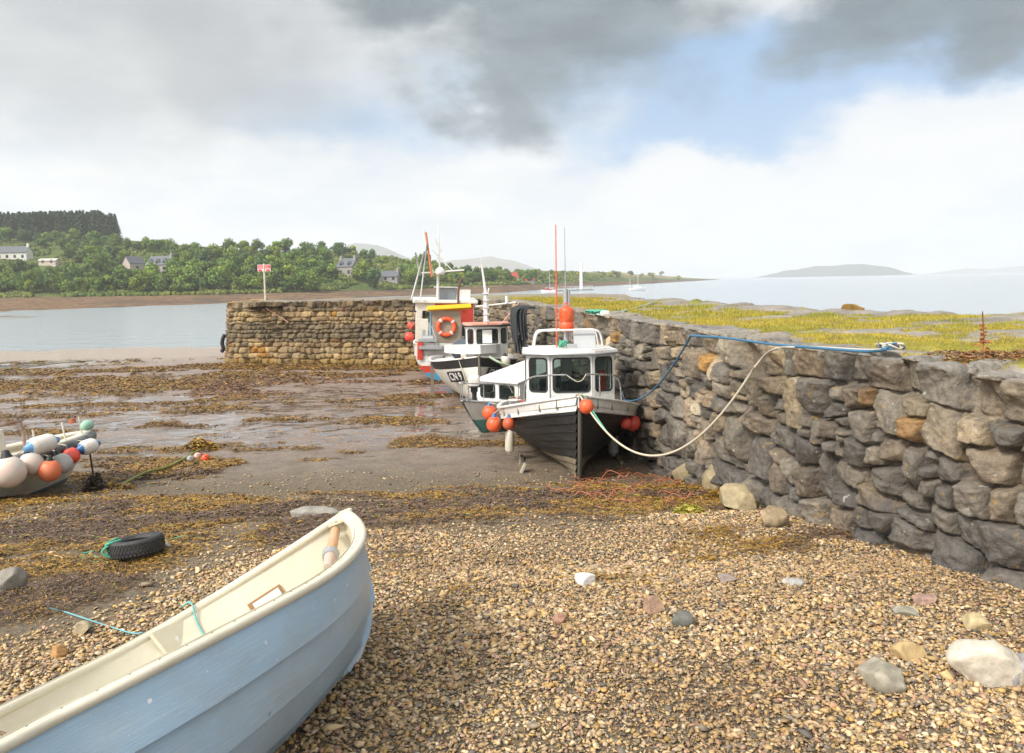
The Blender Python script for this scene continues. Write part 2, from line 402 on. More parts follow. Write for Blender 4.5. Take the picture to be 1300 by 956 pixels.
bs_ = N(nt, 'ShaderNodeBump'); bs_.inputs['Distance'].default_value = .09; nt.links.new(noise(nt, mp.outputs[0], 5, 8, .68), bs_.inputs['Height'])
inv = math_(nt, 'SUBTRACT', 1.0, pmk); nt.links.new(math_(nt, 'MULTIPLY', inv, .75), bs_.inputs['Strength']); nt.links.new(bs_.outputs[0], b.inputs['Normal'])
wet = sm(12, 16, Y)*.95+sm(8, 12, Y)*.05*0
g = npmesh('beach_ground', np.stack([X, Y, Zg], -1), gridfaces(len(ys), len(us)), m, True, {'Col': beach_colour(X, Y).reshape(-1, 3), 'pud': pud.ravel(), 'wet': wet.ravel(), 'shg': (np.maximum(shingle(X, Y), .65*sm(14.5, 12, Y))*(1-.6*wd)).ravel()})
tag(g, kind='structure')

# ------------------------------------------------------------------ water
m, nt, b = nodes('sea_water'); b.inputs['Base Color'].default_value = (.33, .37, .40, 1); b.inputs['Roughness'].default_value = .16; b.inputs['IOR'].default_value = 1.45
tcn = N(nt, 'ShaderNodeTexCoord'); mp = N(nt, 'ShaderNodeMapping'); mp.inputs['Scale'].default_value = (.35, 1.1, 1); nt.links.new(tcn.outputs['Object'], mp.inputs[0])
bump(nt, b, noise(nt, mp.outputs[0], .6, 6, .62), .55, .5)
rings = [0, 30, 60, 90, 150, 250, 400, 800, 2000, 6000, 18000]
vs, fs = [], []
seg = 64
for r in rings: vs += [(r*math.cos(2*math.pi*k/seg), r*math.sin(2*math.pi*k/seg), -.05) for k in range(seg)]
for i in range(len(rings)-1):
    for k in range(seg): fs.append((i*seg+k, (i+1)*seg+k, (i+1)*seg+(k+1) % seg, i*seg+(k+1) % seg))
tag(npmesh('sea_water', vs, fs, m, True), kind='structure')

# ------------------------------------------------------------------ masonry
def masonry(P, H, cfg, seed):
    """split the wall face (s,h) into irregular stones; returns displacement, stone id, edge distance"""
    r = np.random.default_rng(seed); n = len(P)
    dist = np.full(n, 9.0); sid = np.zeros(n, int); cen = []; tc_ = [0]
    st = [(np.arange(n), 0)]
    if cfg.get('cap'):
        cut = H-(cfg['cap']+.05*np.sin(P*1.3+2)); dist = np.minimum(dist, abs(cut)); st = [(np.where(cut < 0)[0], 1), (np.where(cut >= 0)[0], 0)]
    if cfg.get('course'):
        ids, t = st[-1]; st = st[:-1]
        h = H[ids]; edges = [h.min()-.01]
        while edges[-1] < h.max(): edges.append(edges[-1]+r.uniform(*cfg['course']))
        for e0, e1 in zip(edges, edges[1:]):
            q = ids[(h >= e0) & (h < e1)]
            if len(q):
                dist[q] = np.minimum(dist[q], np.minimum(H[q]-e0, e1-H[q])); st.append((q, 2))
    while st:
        ids, t = st.pop()
        if len(ids) < 4: continue
        s, h = P[ids], H[ids]; w_, h_ = np.ptp(s), np.ptp(h)
        hc = h.mean(); sc0 = s.mean()
        big = cfg['size'](sc0, hc)*r.choice([.45, .7, .9, 1.0, 1.25, 1.5])*r.uniform(.85, 1.15)
        if t == 1: mw, mh = r.uniform(.3, .75)*cfg.get('capw', 1), 9
        elif t == 2: mw, mh = r.uniform(.16, .7), 9
        else: mw, mh = big*1.25, big*.92
        if w_ <= mw*1.15 and h_ <= mh*1.15:
            sid[ids] = len(cen); cen.append((sc0, hc, w_, h_)); continue
        if w_/mw > h_/mh or mh == 9:
            ang = r.normal(0, .20 if t != 2 else .05); k = min(1, mw/max(w_, 1e-6)) if w_ > 3*mw else r.uniform(.36, .64)
            if w_ > 3*mw: k = round(.5*w_/mw)/(w_/mw)
            d = (s-(s.min()+w_*k))*math.cos(ang)+(h-hc)*math.sin(ang)
        else:
            ang = r.normal(0, .15); k = r.uniform(.36, .64)
            d = (h-(h.min()+h_*k))*math.cos(ang)+(s-sc0)*math.sin(ang)
            if w_ > 3: d = d+.05*np.sin(s*2.1+hc*3)
        dist[ids] = np.minimum(dist[ids], abs(d)); st.append((ids[d < 0], t)); st.append((ids[d >= 0], t))
    return dist, sid, np.array(cen)
PAL = np.array([[.11, .104, .098], [.16, .150, .138], [.205, .188, .162], [.235, .19, .14], [.24, .20, .15], [.30, .27, .22], [.36, .30, .21], [.33, .19, .06], [.25, .16, .12]])
def lichen(nt, v, c):
    a = ramp(nt, noise(nt, v, 5, 8, .75), [(.60, gray(0)), (.66, gray(1))])
    c = mix(nt, math_(nt, 'MULTIPLY', a, .55), c, (.42, .25, .05))
    b_ = ramp(nt, noise(nt, v, 9, 5, .6, .6), [(.66, gray(0)), (.69, gray(1))])
    c = mix(nt, math_(nt, 'MULTIPLY', b_, .6), c, (.48, .47, .42))
    d = ramp(nt, noise(nt, v, 3.1, 9, .78), [(.52, gray(0)), (.62, gray(1))])
    return mix(nt, math_(nt, 'MULTIPLY', d, .65), c, (.055, .053, .055))
M_wall = vmat('wall_stone', .62, .9, 22, .03, .45, 16, .5, lichen)
M_pier = vmat('pier_stone', .8, .7, 12, .04, .35, 9, .2)
def wall_mesh(name, line, zg, zt, cfg, seed, ds, dh, topw, batter, side=1, stain=None, palw=None, recess=None, yext=None):
    """stone face draped from the foot over the top edge; line: list of xy points, side: which way the back lies"""
    pts = [V((p[0], p[1], 0)) for p in line]
    L = np.concatenate([[0], np.cumsum([(b-a).length for a, b in zip(pts, pts[1:])])])
    s = [0.0]
    while s[-1] < L[-1]:
        yy = np.interp(s[-1], L, [p.y for p in pts]); xx = np.interp(s[-1], L, [p.x for p in pts]); s.append(s[-1]+ds(math.hypot(xx, yy)))
    s = np.array(s); s = s[s <= L[-1]]
    bx = np.interp(s, L, [p.x for p in pts]); by = np.interp(s, L, [p.y for p in pts])
    tx = np.gradient(bx, s); ty = np.gradient(by, s)
    k = 41
    if len(s) > 3*k:
        ker = np.ones(k)/k; tx = np.convolve(np.pad(tx, k//2, 'edge'), ker, 'valid'); ty = np.convolve(np.pad(ty, k//2, 'edge'), ker, 'valid')
    ln = np.hypot(tx, ty); tx /= ln; ty /= ln
    nx, ny = -ty*side, tx*side                     # outward face normal
    hmax = float(np.max(zt-0))
    Ht = max(zt-zg(x_, y_) for x_, y_ in zip(bx[::20], by[::20]))+.35
    hs = np.concatenate([np.arange(-topw, 0, dh*1.4), np.arange(0, Ht, dh)])
    S, H = np.meshgrid(s, hs, indexing='ij')
    wrp = cfg.get('warp', .045)
    Sw = S+(fbm(S*1.7, H*1.7, 2, seed)-.5)*wrp*2+(fbm(S*14, H*14, 2, seed+3)-.5)*.014; Hw = H+(fbm(S*1.5+9, H*1.8, 2, seed+5)-.5)*wrp*1.8+(fbm(S*14+5, H*14, 2, seed+4)-.5)*.014
    dist, sid, cen = masonry(Sw.ravel(), Hw.ravel(), cfg, seed)
    dist = dist.reshape(S.shape); sid = sid.reshape(S.shape)
    nst = len(cen); r = np.random.default_rng(seed+1)
    off = r.normal(0, .030, nst)*cfg.get('rough', 1); ta = r.normal(0, .13, nst)*cfg.get('rough', 1); tb = r.normal(.0, .15, nst)*cfg.get('rough', 1)
    rad = cfg.get('rad', .030)+.028*h2(sid, sid*0, 3)
    t = np.clip(dist/rad, 0, 1)
    cs, ch = cen[sid, 0], cen[sid, 1]
    disp = off[sid]+np.clip(ta[sid]*(Sw-cs), -.08, .08)+np.clip(tb[sid]*(Hw-ch), -.08, .08)
    facet = np.abs(fbm(S*4+sid*7.7, H*4, 3, seed+9)-.5)
    wob = (fbm(S*5+sid*2.3, H*5, 3, seed+33)-.5)*.05
    for kk in range(4):
        an = r.uniform(0, 6.28, nst)[sid]; of = (r.uniform(.14, .46, nst)*np.minimum(cen[:, 2], cen[:, 3]))[sid]; sl = r.uniform(.2, 1.1, nst)[sid]
        disp -= np.clip(sl*np.maximum(0, np.cos(an)*(Sw-cs)+np.sin(an)*(Hw-ch)-of+wob), 0, .10)*cfg.get('rough', 1)
    disp += -facet*.05+(fbm(S*13+sid*3.1, H*17, 3, seed+12)-.5)*.045
    strat = (vn(S*2+sid*1.7, (H*np.cos(sid*1.9)+S*np.sin(sid*1.9))*26+sid*5, seed+14)-.5)*.016
    disp += strat
    disp -= (1-t)**1.2*cfg.get('joint', .13)
    disp = np.maximum(disp, -.26)
    if recess is not None: disp -= recess(S, H)
    top = H < 0
    ztop = zt+(vn(cs*5, sid*1.0, seed+2)-.5)*.05*cfg.get('rough', 1)
    if cfg.get('drop') is not None: ztop = ztop-cfg['drop'](by)[:, None]
    Hn = np.clip(H, 0, None); back = np.where(top, -H, 0)
    rnd = .10                                        # rounded arris
    BT = batter(by)[:, None]
    inw = BT*(1-Hn/Ht)                               # leaning back toward the top
    inw = inw+back
    f = sm(0, rnd, H)                                # 1 on the face, 0 on the top
    fh = sm(-.45, -.02, H); fv = 1-sm(-.02, .05, H)
    Xw = bx[:, None]-nx[:, None]*inw+nx[:, None]*disp*fh
    Yw = by[:, None]-ny[:, None]*inw+ny[:, None]*disp*fh
    Zw = ztop-Hn+disp*fv*.35-sm(.06, 0, abs(H))*.018
    col = palette_pick(cen, r, palw, hmax)[sid]*(np.array([.86, .79, .66]) if 'mat' in cfg else 1)
    gr = fbm(S*1.1, H*1.6, 4, seed+20)[..., None]
    col = col*(.45+1.1*gr)*np.array([.99, .92, .81])
    if stain is not None: col = stain(S, H, Xw, Yw, Zw, col)
    return npmesh(name, np.stack([Xw, Yw, Zw], -1), gridfaces(len(s), len(hs)) if side > 0 else gridfaces(len(s), len(hs))[:, ::-1], cfg.get('mat', M_wall), False, {'Col': np.clip(col, 0, 1).reshape(-1, 3)})
def palette_pick(cen, r, palw, hm):
    out = []
    for c in cen:
        w_ = np.array(palw(c[1]), float); out.append(PAL[r.choice(len(PAL), p=w_/w_.sum())]*r.uniform(.8, 1.2))
    return np.array(out)
def near_size(s, h): return .47 if h > 1.1 else .38
def nstain(S, H, X, Y, Z, col):
    zg = gz(X, Y)
    low = sm(.8, .2, Z-zg)[..., None]*.35         # tidal weed film on the lowest courses
    c = col*(1-low)+np.array([.085, .08, .078])*low
    dark = (sm(.42, .6, fbm(S*.7, H*.9, 3, 91))*.5)[..., None]
    c = c*(1-dark)+np.array([.075, .066, .058])*dark
    tp = sm(.02, -.06, H)[..., None]*.6
    return (c*(1-tp)+np.array([.27, .25, .22])*tp)*1.0
wall = wall_mesh('harbour_wall', [(p.x, p.y) for p in WBs], gnd, 3.12, dict(cap=.38, capw=1.25, size=near_size, joint=.17, rad=.016, drop=lambda y: .06*sm(6.9, 6.4, y)), 5,
                 lambda d: max(.0135, .0021*d) if d > 4.6 else .04, .0145, .85, lambda y: .12+0*y, side=1, stain=nstain,
                 palw=lambda h: (2, 3, 5, 6, 5, 4, 2, .3, .10) if h < .8 else (4, 6, 6, 4, 2, 1.5, .5, .1, .1))
tag(wall, 'rough dry stone harbour wall of dark weathered blocks running beside the fishing boats', 'wall')
PF0, PF1 = V((-14.5, 39.85, 0)), V((-1.6, 36.2, 0))
def pstain(S, H, X, Y, Z, col):
    band = (sm(.95, 1.15, H+.25*(fbm(S*.5, H, 3, 8)-.5))*sm(2.1, 1.75, H+.25*(fbm(S*.5, H, 3, 8)-.5)))[..., None]*.6
    c = col*(1-band)+np.array([.09, .078, .06])*band
    w_ = (sm(2.6, 3.0, H+.5*(fbm(S*1.5, H, 3, 18)-.5)))[..., None]*.7
    c = c*(1-w_)+np.array([.19, .12, .03])*w_
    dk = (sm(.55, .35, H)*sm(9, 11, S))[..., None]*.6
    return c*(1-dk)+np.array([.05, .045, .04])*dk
def steps_recess(S, H):
    s0, s1 = 1.15, 3.1                                 # flight falls to the right, cut into the face
    lip = .35+np.floor((S-s0)/.28)*.22
    ins = (S > s0) & (S < s1) & (H > .25) & (H < lip+.05)
    return np.where(ins, .55, 0.)+np.where((S > s1) & (S < s1+.5) & (H > .8) & (H < 1.5), .25, 0)
pier_line = [(-16.2, 48.5), (-15.9, 46), (-14.95, 40.6), (-14.5, 39.85)]+[tuple(PF0.lerp(PF1, t))[:2] for t in np.linspace(0.02, 1, 30)]
Lp = sum(math.dist(a, b_) for a, b_ in zip(pier_line[:3], pier_line[1:4]))
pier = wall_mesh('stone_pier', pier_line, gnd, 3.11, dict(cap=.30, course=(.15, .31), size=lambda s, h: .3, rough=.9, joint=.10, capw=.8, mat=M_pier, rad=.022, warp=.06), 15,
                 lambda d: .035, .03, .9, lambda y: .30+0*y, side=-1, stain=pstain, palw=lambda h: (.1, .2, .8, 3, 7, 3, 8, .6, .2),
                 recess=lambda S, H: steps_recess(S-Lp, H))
tag(pier, 'squared tan stone pier face with dark tide band and recessed steps at the harbour mouth', 'pier')
# ------------------------------------------------------------------ quay top: flat rock and turf between the wall and the open sea
EX = [16, 13.5, 11.2, 9.3, 7.9, 7.0, 6.3, 5.6, 4.9, 3.6, 2.8]; EY = [-3, 4, 10, 14.3, 18, 21.5, 25, 29, 36, 46, 51.5]
def plat_z(x, y, inl):
    n = fbm(x*.5, y*.5, 4, 101); n2 = fbm(x*2.2, y*2.2, 3, 103)
    ter = np.floor(n*9+n2*.8)/9
    z = 3.07+(.5*(n-.5)+.6*(ter-.5))*.26+(n2-.5)*.03
    k = sm(0, .9, inl); z = z*k+3.10*(1-k)-.16*sm(.42, 0, inl)-.06*sm(6.9, 6.4, y)*sm(1.6, .6, inl)
    return z
def turf(x, y):
    n = fbm(x*.55+2, y*.95, 5, 111, .62); xe = np.interp(y, EY, EX)
    return sm(.41, .47, n-.04+.5*(fbm(x*2.4, y*5, 3, 117)-.5)+.12*sm(0, 2.2, x-np.interp(y, WY, WX))*sm(4.5, 1.5, x-np.interp(y, WY, WX))-.22*sm(2.6, .6, xe-x)-.02*sm(.75, .35, x-np.interp(y, WY, WX)))
ys = [-2.6]
while ys[-1] < 36.3: ys.append(ys[-1]+max(.05, .0085*ys[-1]))
ys = np.array(ys); fr = np.linspace(0, 1, 210)**1.25
xw = np.interp(ys, WY, WX); xw = xw+.44*np.sqrt(1+np.minimum(np.gradient(xw, ys)**2, 3)); xe = np.interp(ys, EY, EX)+(fbm(ys*.8, ys*0, 4, 5)-.5)*1.4; xo = xe+3.2
X = xw[:, None]+(xo-xw)[:, None]*fr[None]; Y = np.repeat(ys[:, None], len(fr), 1)
inl = X-xw[:, None]; out = np.clip(X-xe[:, None]+.2, 0, None)
Z = plat_z(X, Y, inl)-out*1.25+(fbm(X*1.8, Y*1.8, 4, 9)-.5)*.5*sm(0, .8, out)-.0+.22*np.exp(-((X-xe[:, None]+.5)/.6)**2)*(np.floor(fbm(X*.9, Y*.9, 4, 19)*7)/7-.3)*1.3
T = turf(X, Y)*(out < .05)
n = fbm(X*3, Y*3, 4, 121)[..., None]; n2 = fbm(X*.8, Y*1.3, 4, 123)[..., None]
rock = (np.array([.16, .145, .125])*(1-n2)+np.array([.34, .30, .26])*n2)*(.7+.6*n)
gr = (np.array([.12, .16, .02])*(1-n2)+np.array([.33, .25, .05])*n2)*(.4+1.2*n)
C = rock*(1-T[..., None])+gr*T[..., None]
def weathered(nt, v, c):
    a = ramp(nt, noise(nt, v, 1.6, 8, .75), [(.56, gray(0)), (.68, gray(1))])
    return mix(nt, math_(nt, 'MULTIPLY', a, .4), c, (.10, .09, .085))
M_plat = vmat('quay_rock', .8, .7, 14, .04, .3, 9, .25, weathered)
tag(npmesh('quay_ground', np.stack([X, Y, Z], -1), gridfaces(len(ys), len(fr)), M_plat, True, {'Col': C.reshape(-1, 3)}), kind='structure')
# pier deck behind the pier face
us = np.linspace(0, 1, 120); vs_ = np.linspace(0, 1, 60)
Uu, Vv = np.meshgrid(us, vs_, indexing='ij')
P0 = np.array([-14.6, 40.35]); P1 = np.array([6., 35.3]); Q0 = np.array([-15.6, 48.4]); Q1 = np.array([5.2, 51.])
A_ = P0+(P1-P0)*Uu[..., None]; B_ = Q0+(Q1-Q0)*Uu[..., None]; PP = A_+(B_-A_)*Vv[..., None]
X, Y = PP[..., 0], PP[..., 1]
edge = np.minimum(Vv*8, np.minimum((1-Vv)*9, Uu*15))
Z = 3.06+(fbm(X*.4, Y*.4, 4, 131)-.5)*.30*sm(0, .5, edge)
Z = np.where(Vv > .97, -.3, Z)
T = turf(X, Y)*.5*sm(-9, -3, X)
n2 = fbm(X*.8, Y*1.3, 4, 133)[..., None]
C = (np.array([.17, .15, .12])*(1-n2)+np.array([.33, .28, .21])*n2)*(1-T[..., None])+np.array([.25, .22, .04])*T[..., None]
tag(npmesh('pier_deck_ground', np.stack([X, Y, Z], -1), gridfaces(120, 60), M_plat, True, {'Col': C.reshape(-1, 3)}), kind='structure')

# ------------------------------------------------------------------ scattered leaves, blades, pebbles as single meshes
def ico(sub=0):
    bm = bmesh.new(); bmesh.ops.create_icosphere(bm, subdivisions=sub+1, radius=1)
    v = np.array([x.co[:] for x in bm.verts]); f = np.array([[q.index for q in x.verts] for x in bm.faces]); bm.free(); return v, f
def rockshape(r, sub, cuts=7, flat=.55, jit=.08):
    v, f = ico(sub); v = v*np.array([1, r.uniform(.6, .9), flat*r.uniform(.7, 1.2)])
    for _ in range(cuts):
        d = r.normal(size=3); d /= np.linalg.norm(d); lim = r.uniform(.45, .8)*np.abs(v@d).max()
        k = v@d; v = v-np.where(k > lim, k-lim, 0)[:, None]*d
    return v+r.normal(0, jit*.35, v.shape), f
def scatter(name, tmpl, pos, scl, rotz, tilt, col, mat_, smooth=False, hang=None):
    """every element of a scatter baked in one mesh; tmpl list of (verts, faces)"""
    V_, F_, C_ = [], [], []; base = 0; k = np.arange(len(pos)) % len(tmpl)
    for t, (tv, tf) in enumerate(tmpl):
        q = k == t; p, s, a, ti, c = pos[q], scl[q], rotz[q], tilt[q], col[q]
        if not len(p): continue
        v = tv[None]*s[:, None, :]
        ct, st_ = np.cos(ti)[:, None], np.sin(ti)[:, None]
        v = np.stack([v[..., 0], v[..., 1]*ct-v[..., 2]*st_, v[..., 1]*st_+v[..., 2]*ct], -1)
        ca, sa = np.cos(a)[:, None], np.sin(a)[:, None]
        v = np.stack([v[..., 0]*ca-v[..., 1]*sa, v[..., 0]*sa+v[..., 1]*ca, v[..., 2]], -1)+p[:, None]
        V_.append(v.reshape(-1, 3)); C_.append(np.repeat(c, len(tv), 0))
        F_.append((tf[None]+(np.arange(len(p))*len(tv))[:, None, None]+base).reshape(-1, tf.shape[1])); base += len(p)*len(tv)
    return npmesh(name, np.concatenate(V_), np.concatenate(F_), mat_, smooth, {'Col': np.concatenate(C_)})
r = np.random.default_rng(33)
PT = [rockshape(r, 0, 6, .42, .30) for _ in range(24)]
M_peb = vmat('pebble_stone', .62, .3, 60, .006, .22, 40, .4)
def pebbles(n, y0, y1, rmin, rmax, thr):
    y = r.uniform(y0, y1, n*3); x = r.uniform(-1, 1, n*3)*(1.0+.80*y1)
    ok = (np.abs(x) < 1.2+.80*y) & (x < np.interp(y, WY, WX)+.25); x, y = x[ok], y[ok]
    ok = r.random(len(x)) < np.clip(shingle(x, y)+thr, 0, 1)*(1-.55*weed(x, y)); x, y = x[ok][:n], y[ok][:n]
    s = (rmin+(rmax-rmin)*r.random(len(x))**3.4)*(.75+.6*fbm(x*.9+7, y*.9, 3, 173))
    z = gz(x, y)+s*.25+r.random(len(x))**2*.012
    pal = np.array([[.38, .27, .14], [.44, .32, .15], [.29, .24, .17], [.22, .20, .17], [.52, .41, .24], [.55, .47, .34], [.46, .30, .09], [.36, .21, .14], [.13, .12, .115], [.40, .26, .19], [.47, .36, .22]])
    pw = np.array([5, 5, 3, 1.8, 3.2, 1.5, 2.2, 1.4, 1.0, 1.5, 3]); c = pal[r.choice(len(pal), len(x), p=pw/pw.sum())]; pt = fbm(x*.8, y*1.1, 4, 171)[:, None]; c = (c*.86+c.mean(1)[:, None]*.14)*(np.array([1.04, .90, .75])*(1-pt)+np.array([1.0, .94, .86])*pt)*(.66+.66*pt)*r.uniform(.7, 1.35, (len(x), 1))*np.where(y > 9.5, .8, 1)[:, None]
    return np.stack([x, y, z], -1), np.stack([s*r.uniform(.9, 1.5, len(x)), s*r.uniform(.8, 1.2, len(x)), s*r.uniform(.7, 1.3, len(x))], -1), r.uniform(0, 6.28, len(x)), r.normal(0, .3, len(x)), c
sets = [pebbles(150000, 2.5, 7.0, .005, .030, 0), pebbles(80000, 6.5, 11.5, .008, .030, .15), pebbles(700, 3, 13, .03, .06, .1), pebbles(5000, 9, 14, .012, .035, .3)]
tag(scatter('shingle_pebbles', PT, *[np.concatenate([q[i] for q in sets]) for i in range(5)], M_peb), kind='stuff')
# seaweed fronds
def frond(r, n=4, w=.16):
    v = []; ph = r.uniform(0, 6)
    for i in range(n+1):
        t = i/n; ww = w*(1-abs(2*t-1)**2*.75); z = .20*math.sin(t*math.pi)*r.uniform(.3, 1.1)+.03; yy = .18*math.sin(t*4+ph)
        v += [(t-.5, yy-ww, z+r.normal(0, .05)), (t-.5, yy+ww, z+r.normal(0, .05))]
    return np.array(v), np.array([[2*i, 2*i+2, 2*i+3, 2*i+1] for i in range(n)])
FT = [frond(r) for _ in range(16)]
M_weed = vmat('seaweed_frond', .42, 0, 1, .01, .3, 20, .5)
def weeds(n, y0, y1, sz, mound):
    y = y0*(y1/y0)**r.random(n*12); x = r.uniform(-1, 1, n*12)*(1+.80*y)
    w_ = weed(x, y); ok = (r.random(len(x)) < w_) & (x < np.interp(y, WY, WX)+.1); ok &= ~((y > 34.5) & (y > 39.6-.27*(x+14.5)) & (x > -14.7))
    x, y, w_ = x[ok][:n], y[ok][:n], w_[ok][:n]
    s = sz*y*r.uniform(.6, 1.6, len(x))
    z = gz(x, y)+w_*.05*fbm(x*6, y*6, 3, 51)+r.random(len(x))*mound*w_*fbm(x*2, y*2, 2, 7)
    hue = fbm(x*.9+3, y*1.4, 4, 141); far = sm(13, 18, y)
    m0 = sm(.42, .56, hue+.12*(fbm(x*4, y*4, 2, 143)-.5))[:, None]
    c = np.array([.12, .072, .048])*(1-m0)+np.array([.30, .165, .025])*m0
    c = c*(1-far[:, None]*.75)+np.array([.23, .125, .028])*far[:, None]*.75
    rr = r.random(len(x)); c[rr < .22] = (.12, .075, .04); c[(rr > .18) & (rr < .25)] = (.34, .18, .025); c[(rr > .985)] = (.20, .24, .03)
    red = (y > 27)*(x > -12)*(y < 33)*(rr > .55); c[red.astype(bool)] = (.16, .07, .04)
    return np.stack([x, y, z], -1), np.stack([s*1.5, s*.8, s], -1), r.uniform(0, 6.28, len(x)), r.normal(0, .35, len(x)), c*r.uniform(.6, 1.35, (len(x), 1))
sets = [weeds(62000, 4.8, 15.5, .0046, .05), weeds(42000, 13.5, 43, .0042, .07)]
tag(scatter('seaweed', FT, *[np.concatenate([q[i] for q in sets]) for i in range(5)], M_weed), kind='stuff')
# turf blades on the quay
def blade(r):
    b = r.uniform(-.25, .5); v = [(-.10, 0, 0), (.10, 0, 0), (.06, b*.4, .6), (-.06, b*.4, .6), (0, b, 1.0), (.001, b, 1.0)]
    return np.array(v), np.array([[0, 1, 2, 3], [3, 2, 5, 4]])
BT_ = [blade(r) for _ in range(12)]
n = 900000; y = 5*(36/5)**r.random(n); x = np.interp(y, WY, WX)+.45+r.random(n)*9; ok = (r.random(n) < turf(x, y)**1.5) & (x < np.interp(y, EY, EX)-.5) & (x < y*.72+1.6)
x, y = x[ok][:120000], y[ok][:120000]
z = plat_z(x, y, x-np.interp(y, WY, WX)-.42)-.01
s = .0030*np.clip(y, 5, 30)**.9*r.uniform(.6, 1.5, len(x)); hh = fbm(x*.7, y, 4, 151)[:, None]
c = (np.array([.12, .20, .02])*(1-hh)+np.array([.62, .44, .06])*hh)*r.uniform(.55, 1.45, (len(x), 1)); c[r.random(len(x)) < .15] = (.30, .22, .09); c[r.random(len(x)) < .06] = (.28, .12, .04)
M_grass = vmat('turf_blade', .6, 0, 1, .01, .1, 5, .2)
M_grass.node_tree.nodes['Principled BSDF'].inputs['Subsurface Weight'].default_value = 0
tag(scatter('quay_grass', BT_, np.stack([x, y, z], -1), np.stack([s*.9, s*1.2, s*1.35], -1), r.uniform(0, 6.28, len(x)), r.normal(0, .25, len(x)), c, M_grass), kind='stuff')
# dead leaves and stalks lodged on the wall top
n = 3500; x = r.uniform(3.6, 6.6, n); y = 6.9+(x-3.6)*.18+r.normal(0, .22, n)+.35; z = plat_z(x, y, x-np.interp(y, WY, WX)-.42)+r.random(n)*.05+.01
ok = x > np.interp(y, WY, WX)+.35; x, y, z = x[ok], y[ok], z[ok]
pal = np.array([[.20, .08, .03], [.30, .13, .04], [.10, .05, .03], [.33, .20, .06]])
tag(scatter('wrack_debris', FT, np.stack([x, y, z], -1), np.stack([r.uniform(.04, .11, len(x)), np.full(len(x), .03), np.full(len(x), .07)], -1), r.uniform(0, 6.28, len(x)), r.normal(0, .5, len(x)), pal[r.integers(0, 4, len(x))], M_weed), kind='stuff')

# ------------------------------------------------------------------ single rocks
def rock(px, py, wpx, label, col, flat=.6, cuts=9, grp=None, rotz=None, seed=0, sink=.25, asp=1.0, name='beach_stone', cat='stone', at=None, tilt=0, var=.3):
    q = np.random.default_rng(seed+100); p = at or on_ground(px, py); w_ = wpx/FPX*math.hypot(p.x, p.y)
    v, f = rockshape(q, 3, cuts, flat, 0); v[:, 1] *= asp
    v = v/(np.ptp(v[:, 0]))*w_; nn = v/np.linalg.norm(v, axis=1)[:, None]
    v = v+nn*(((fbm(v[:, 0]*9/w_+seed, v[:, 1]*9/w_+v[:, 2]*7/w_, 4, seed)-.5)*.07*w_)[:, None])
    m_ = vmat('stone_'+str(seed), .75, .5, 40, .01, var, 14, .3)
    cc = np.array(col)*(.75+.5*fbm(v[:, 0]*4/w_, v[:, 1]*4/w_+v[:, 2]*5/w_, 4, seed+3))[:, None]
    o = npmesh(name, v, f, m_, False, {'Col': cc}); o.location = (p.x, p.y, p.z+np.ptp(v[:, 2])*(.5-sink)); o.rotation_euler = (tilt, 0, q.uniform(-.5, .5) if rotz is None else rotz)
    return tag(o, label, cat, grp)
G = 'loose stones on the shingle'
rock(1250, 862, 78, 'big pale cream boulder lying on the shingle below the wall', (.50, .45, .37), .85, 8, G, seed=1)
rock(1303, 866, 60, 'grey boulder touching the right side of the big cream boulder', (.30, .28, .28), .85, 8, G, seed=2)
rock(1153, 836, 40, 'blocky ochre stone on the pebbles left of the cream boulder', (.42, .30, .15), .8, 6, G, seed=3)
rock(1125, 868, 50, 'flat grey green stone nearest the ochre stone', (.30, .27, .21), .6, 8, G, seed=4)
rock(1098, 853, 22, 'small brown stone beside the flat grey green stone', (.36, .22, .12), .8, 5, G, seed=5)
rock(712, 790, 19, 'round reddish cobble standing out on the shingle', (.36, .20, .14), .9, 2, G, seed=6)
rock(867, 793, 28, 'dark green grey cobble on the shingle', (.13, .13, .115), .7, 5, G, seed=7)
rock(742, 740, 28, 'flat white stone among the pebbles', (.62, .60, .57), .35, 6, G, seed=8)
rock(830, 778, 22, 'rusty brown stone on the pebbles left of the dark cobble', (.34, .22, .15), .7, 6, G, seed=9)
rock(1007, 742, 26, 'pale grey flat stone on the shingle near the wall', (.36, .35, .32), .4, 6, G, seed=10)
rock(922, 740, 26, 'mauve grey stone on the shingle below the mooring rope', (.27, .22, .20), .6, 6, G, seed=11)
rock(1240, 798, 30, 'yellow flat stone above the cream boulder', (.44, .35, .20), .45, 6, G, seed=12)
rock(1175, 765, 22, 'flat red stone in the shingle near the wall foot', (.33, .21, .17), .4, 6, G, seed=13)
rock(1146, 782, 28, 'long greenish stone in the shingle below the wall', (.28, .26, .20), .4, 6, G, seed=14)
rock(398, 655, 62, 'long flat grey slab lying in the seaweed behind the blue dinghy', (.26, .24, .21), .22, 9, G, seed=15, rotz=.1, asp=.7, sink=.3)
rock(12, 752, 36, 'grey stone with a dark side at the left edge of the beach', (.22, .20, .17), .7, 7, G, seed=16)
rock(210, 697, 16, 'small grey stone against the far side of the tyre', (.30, .30, .30), .7, 6, G, seed=17)
rock(104, 806, 22, 'tan stone on the shingle left of the blue dinghy', (.36, .30, .20), .7, 6, G, seed=18)
rock(72, 835, 20, 'rusty stone on the shingle near the dinghy stern', (.38, .21, .08), .7, 6, G, seed=19)
rock(980, 668, 40, 'squared brown block standing alone at the wall foot', (.30, .23, .14), .95, 5, None, seed=20, sink=.1, name='fallen_block', asp=1.1)
G2 = 'barnacled rubble at the foot of the wall'
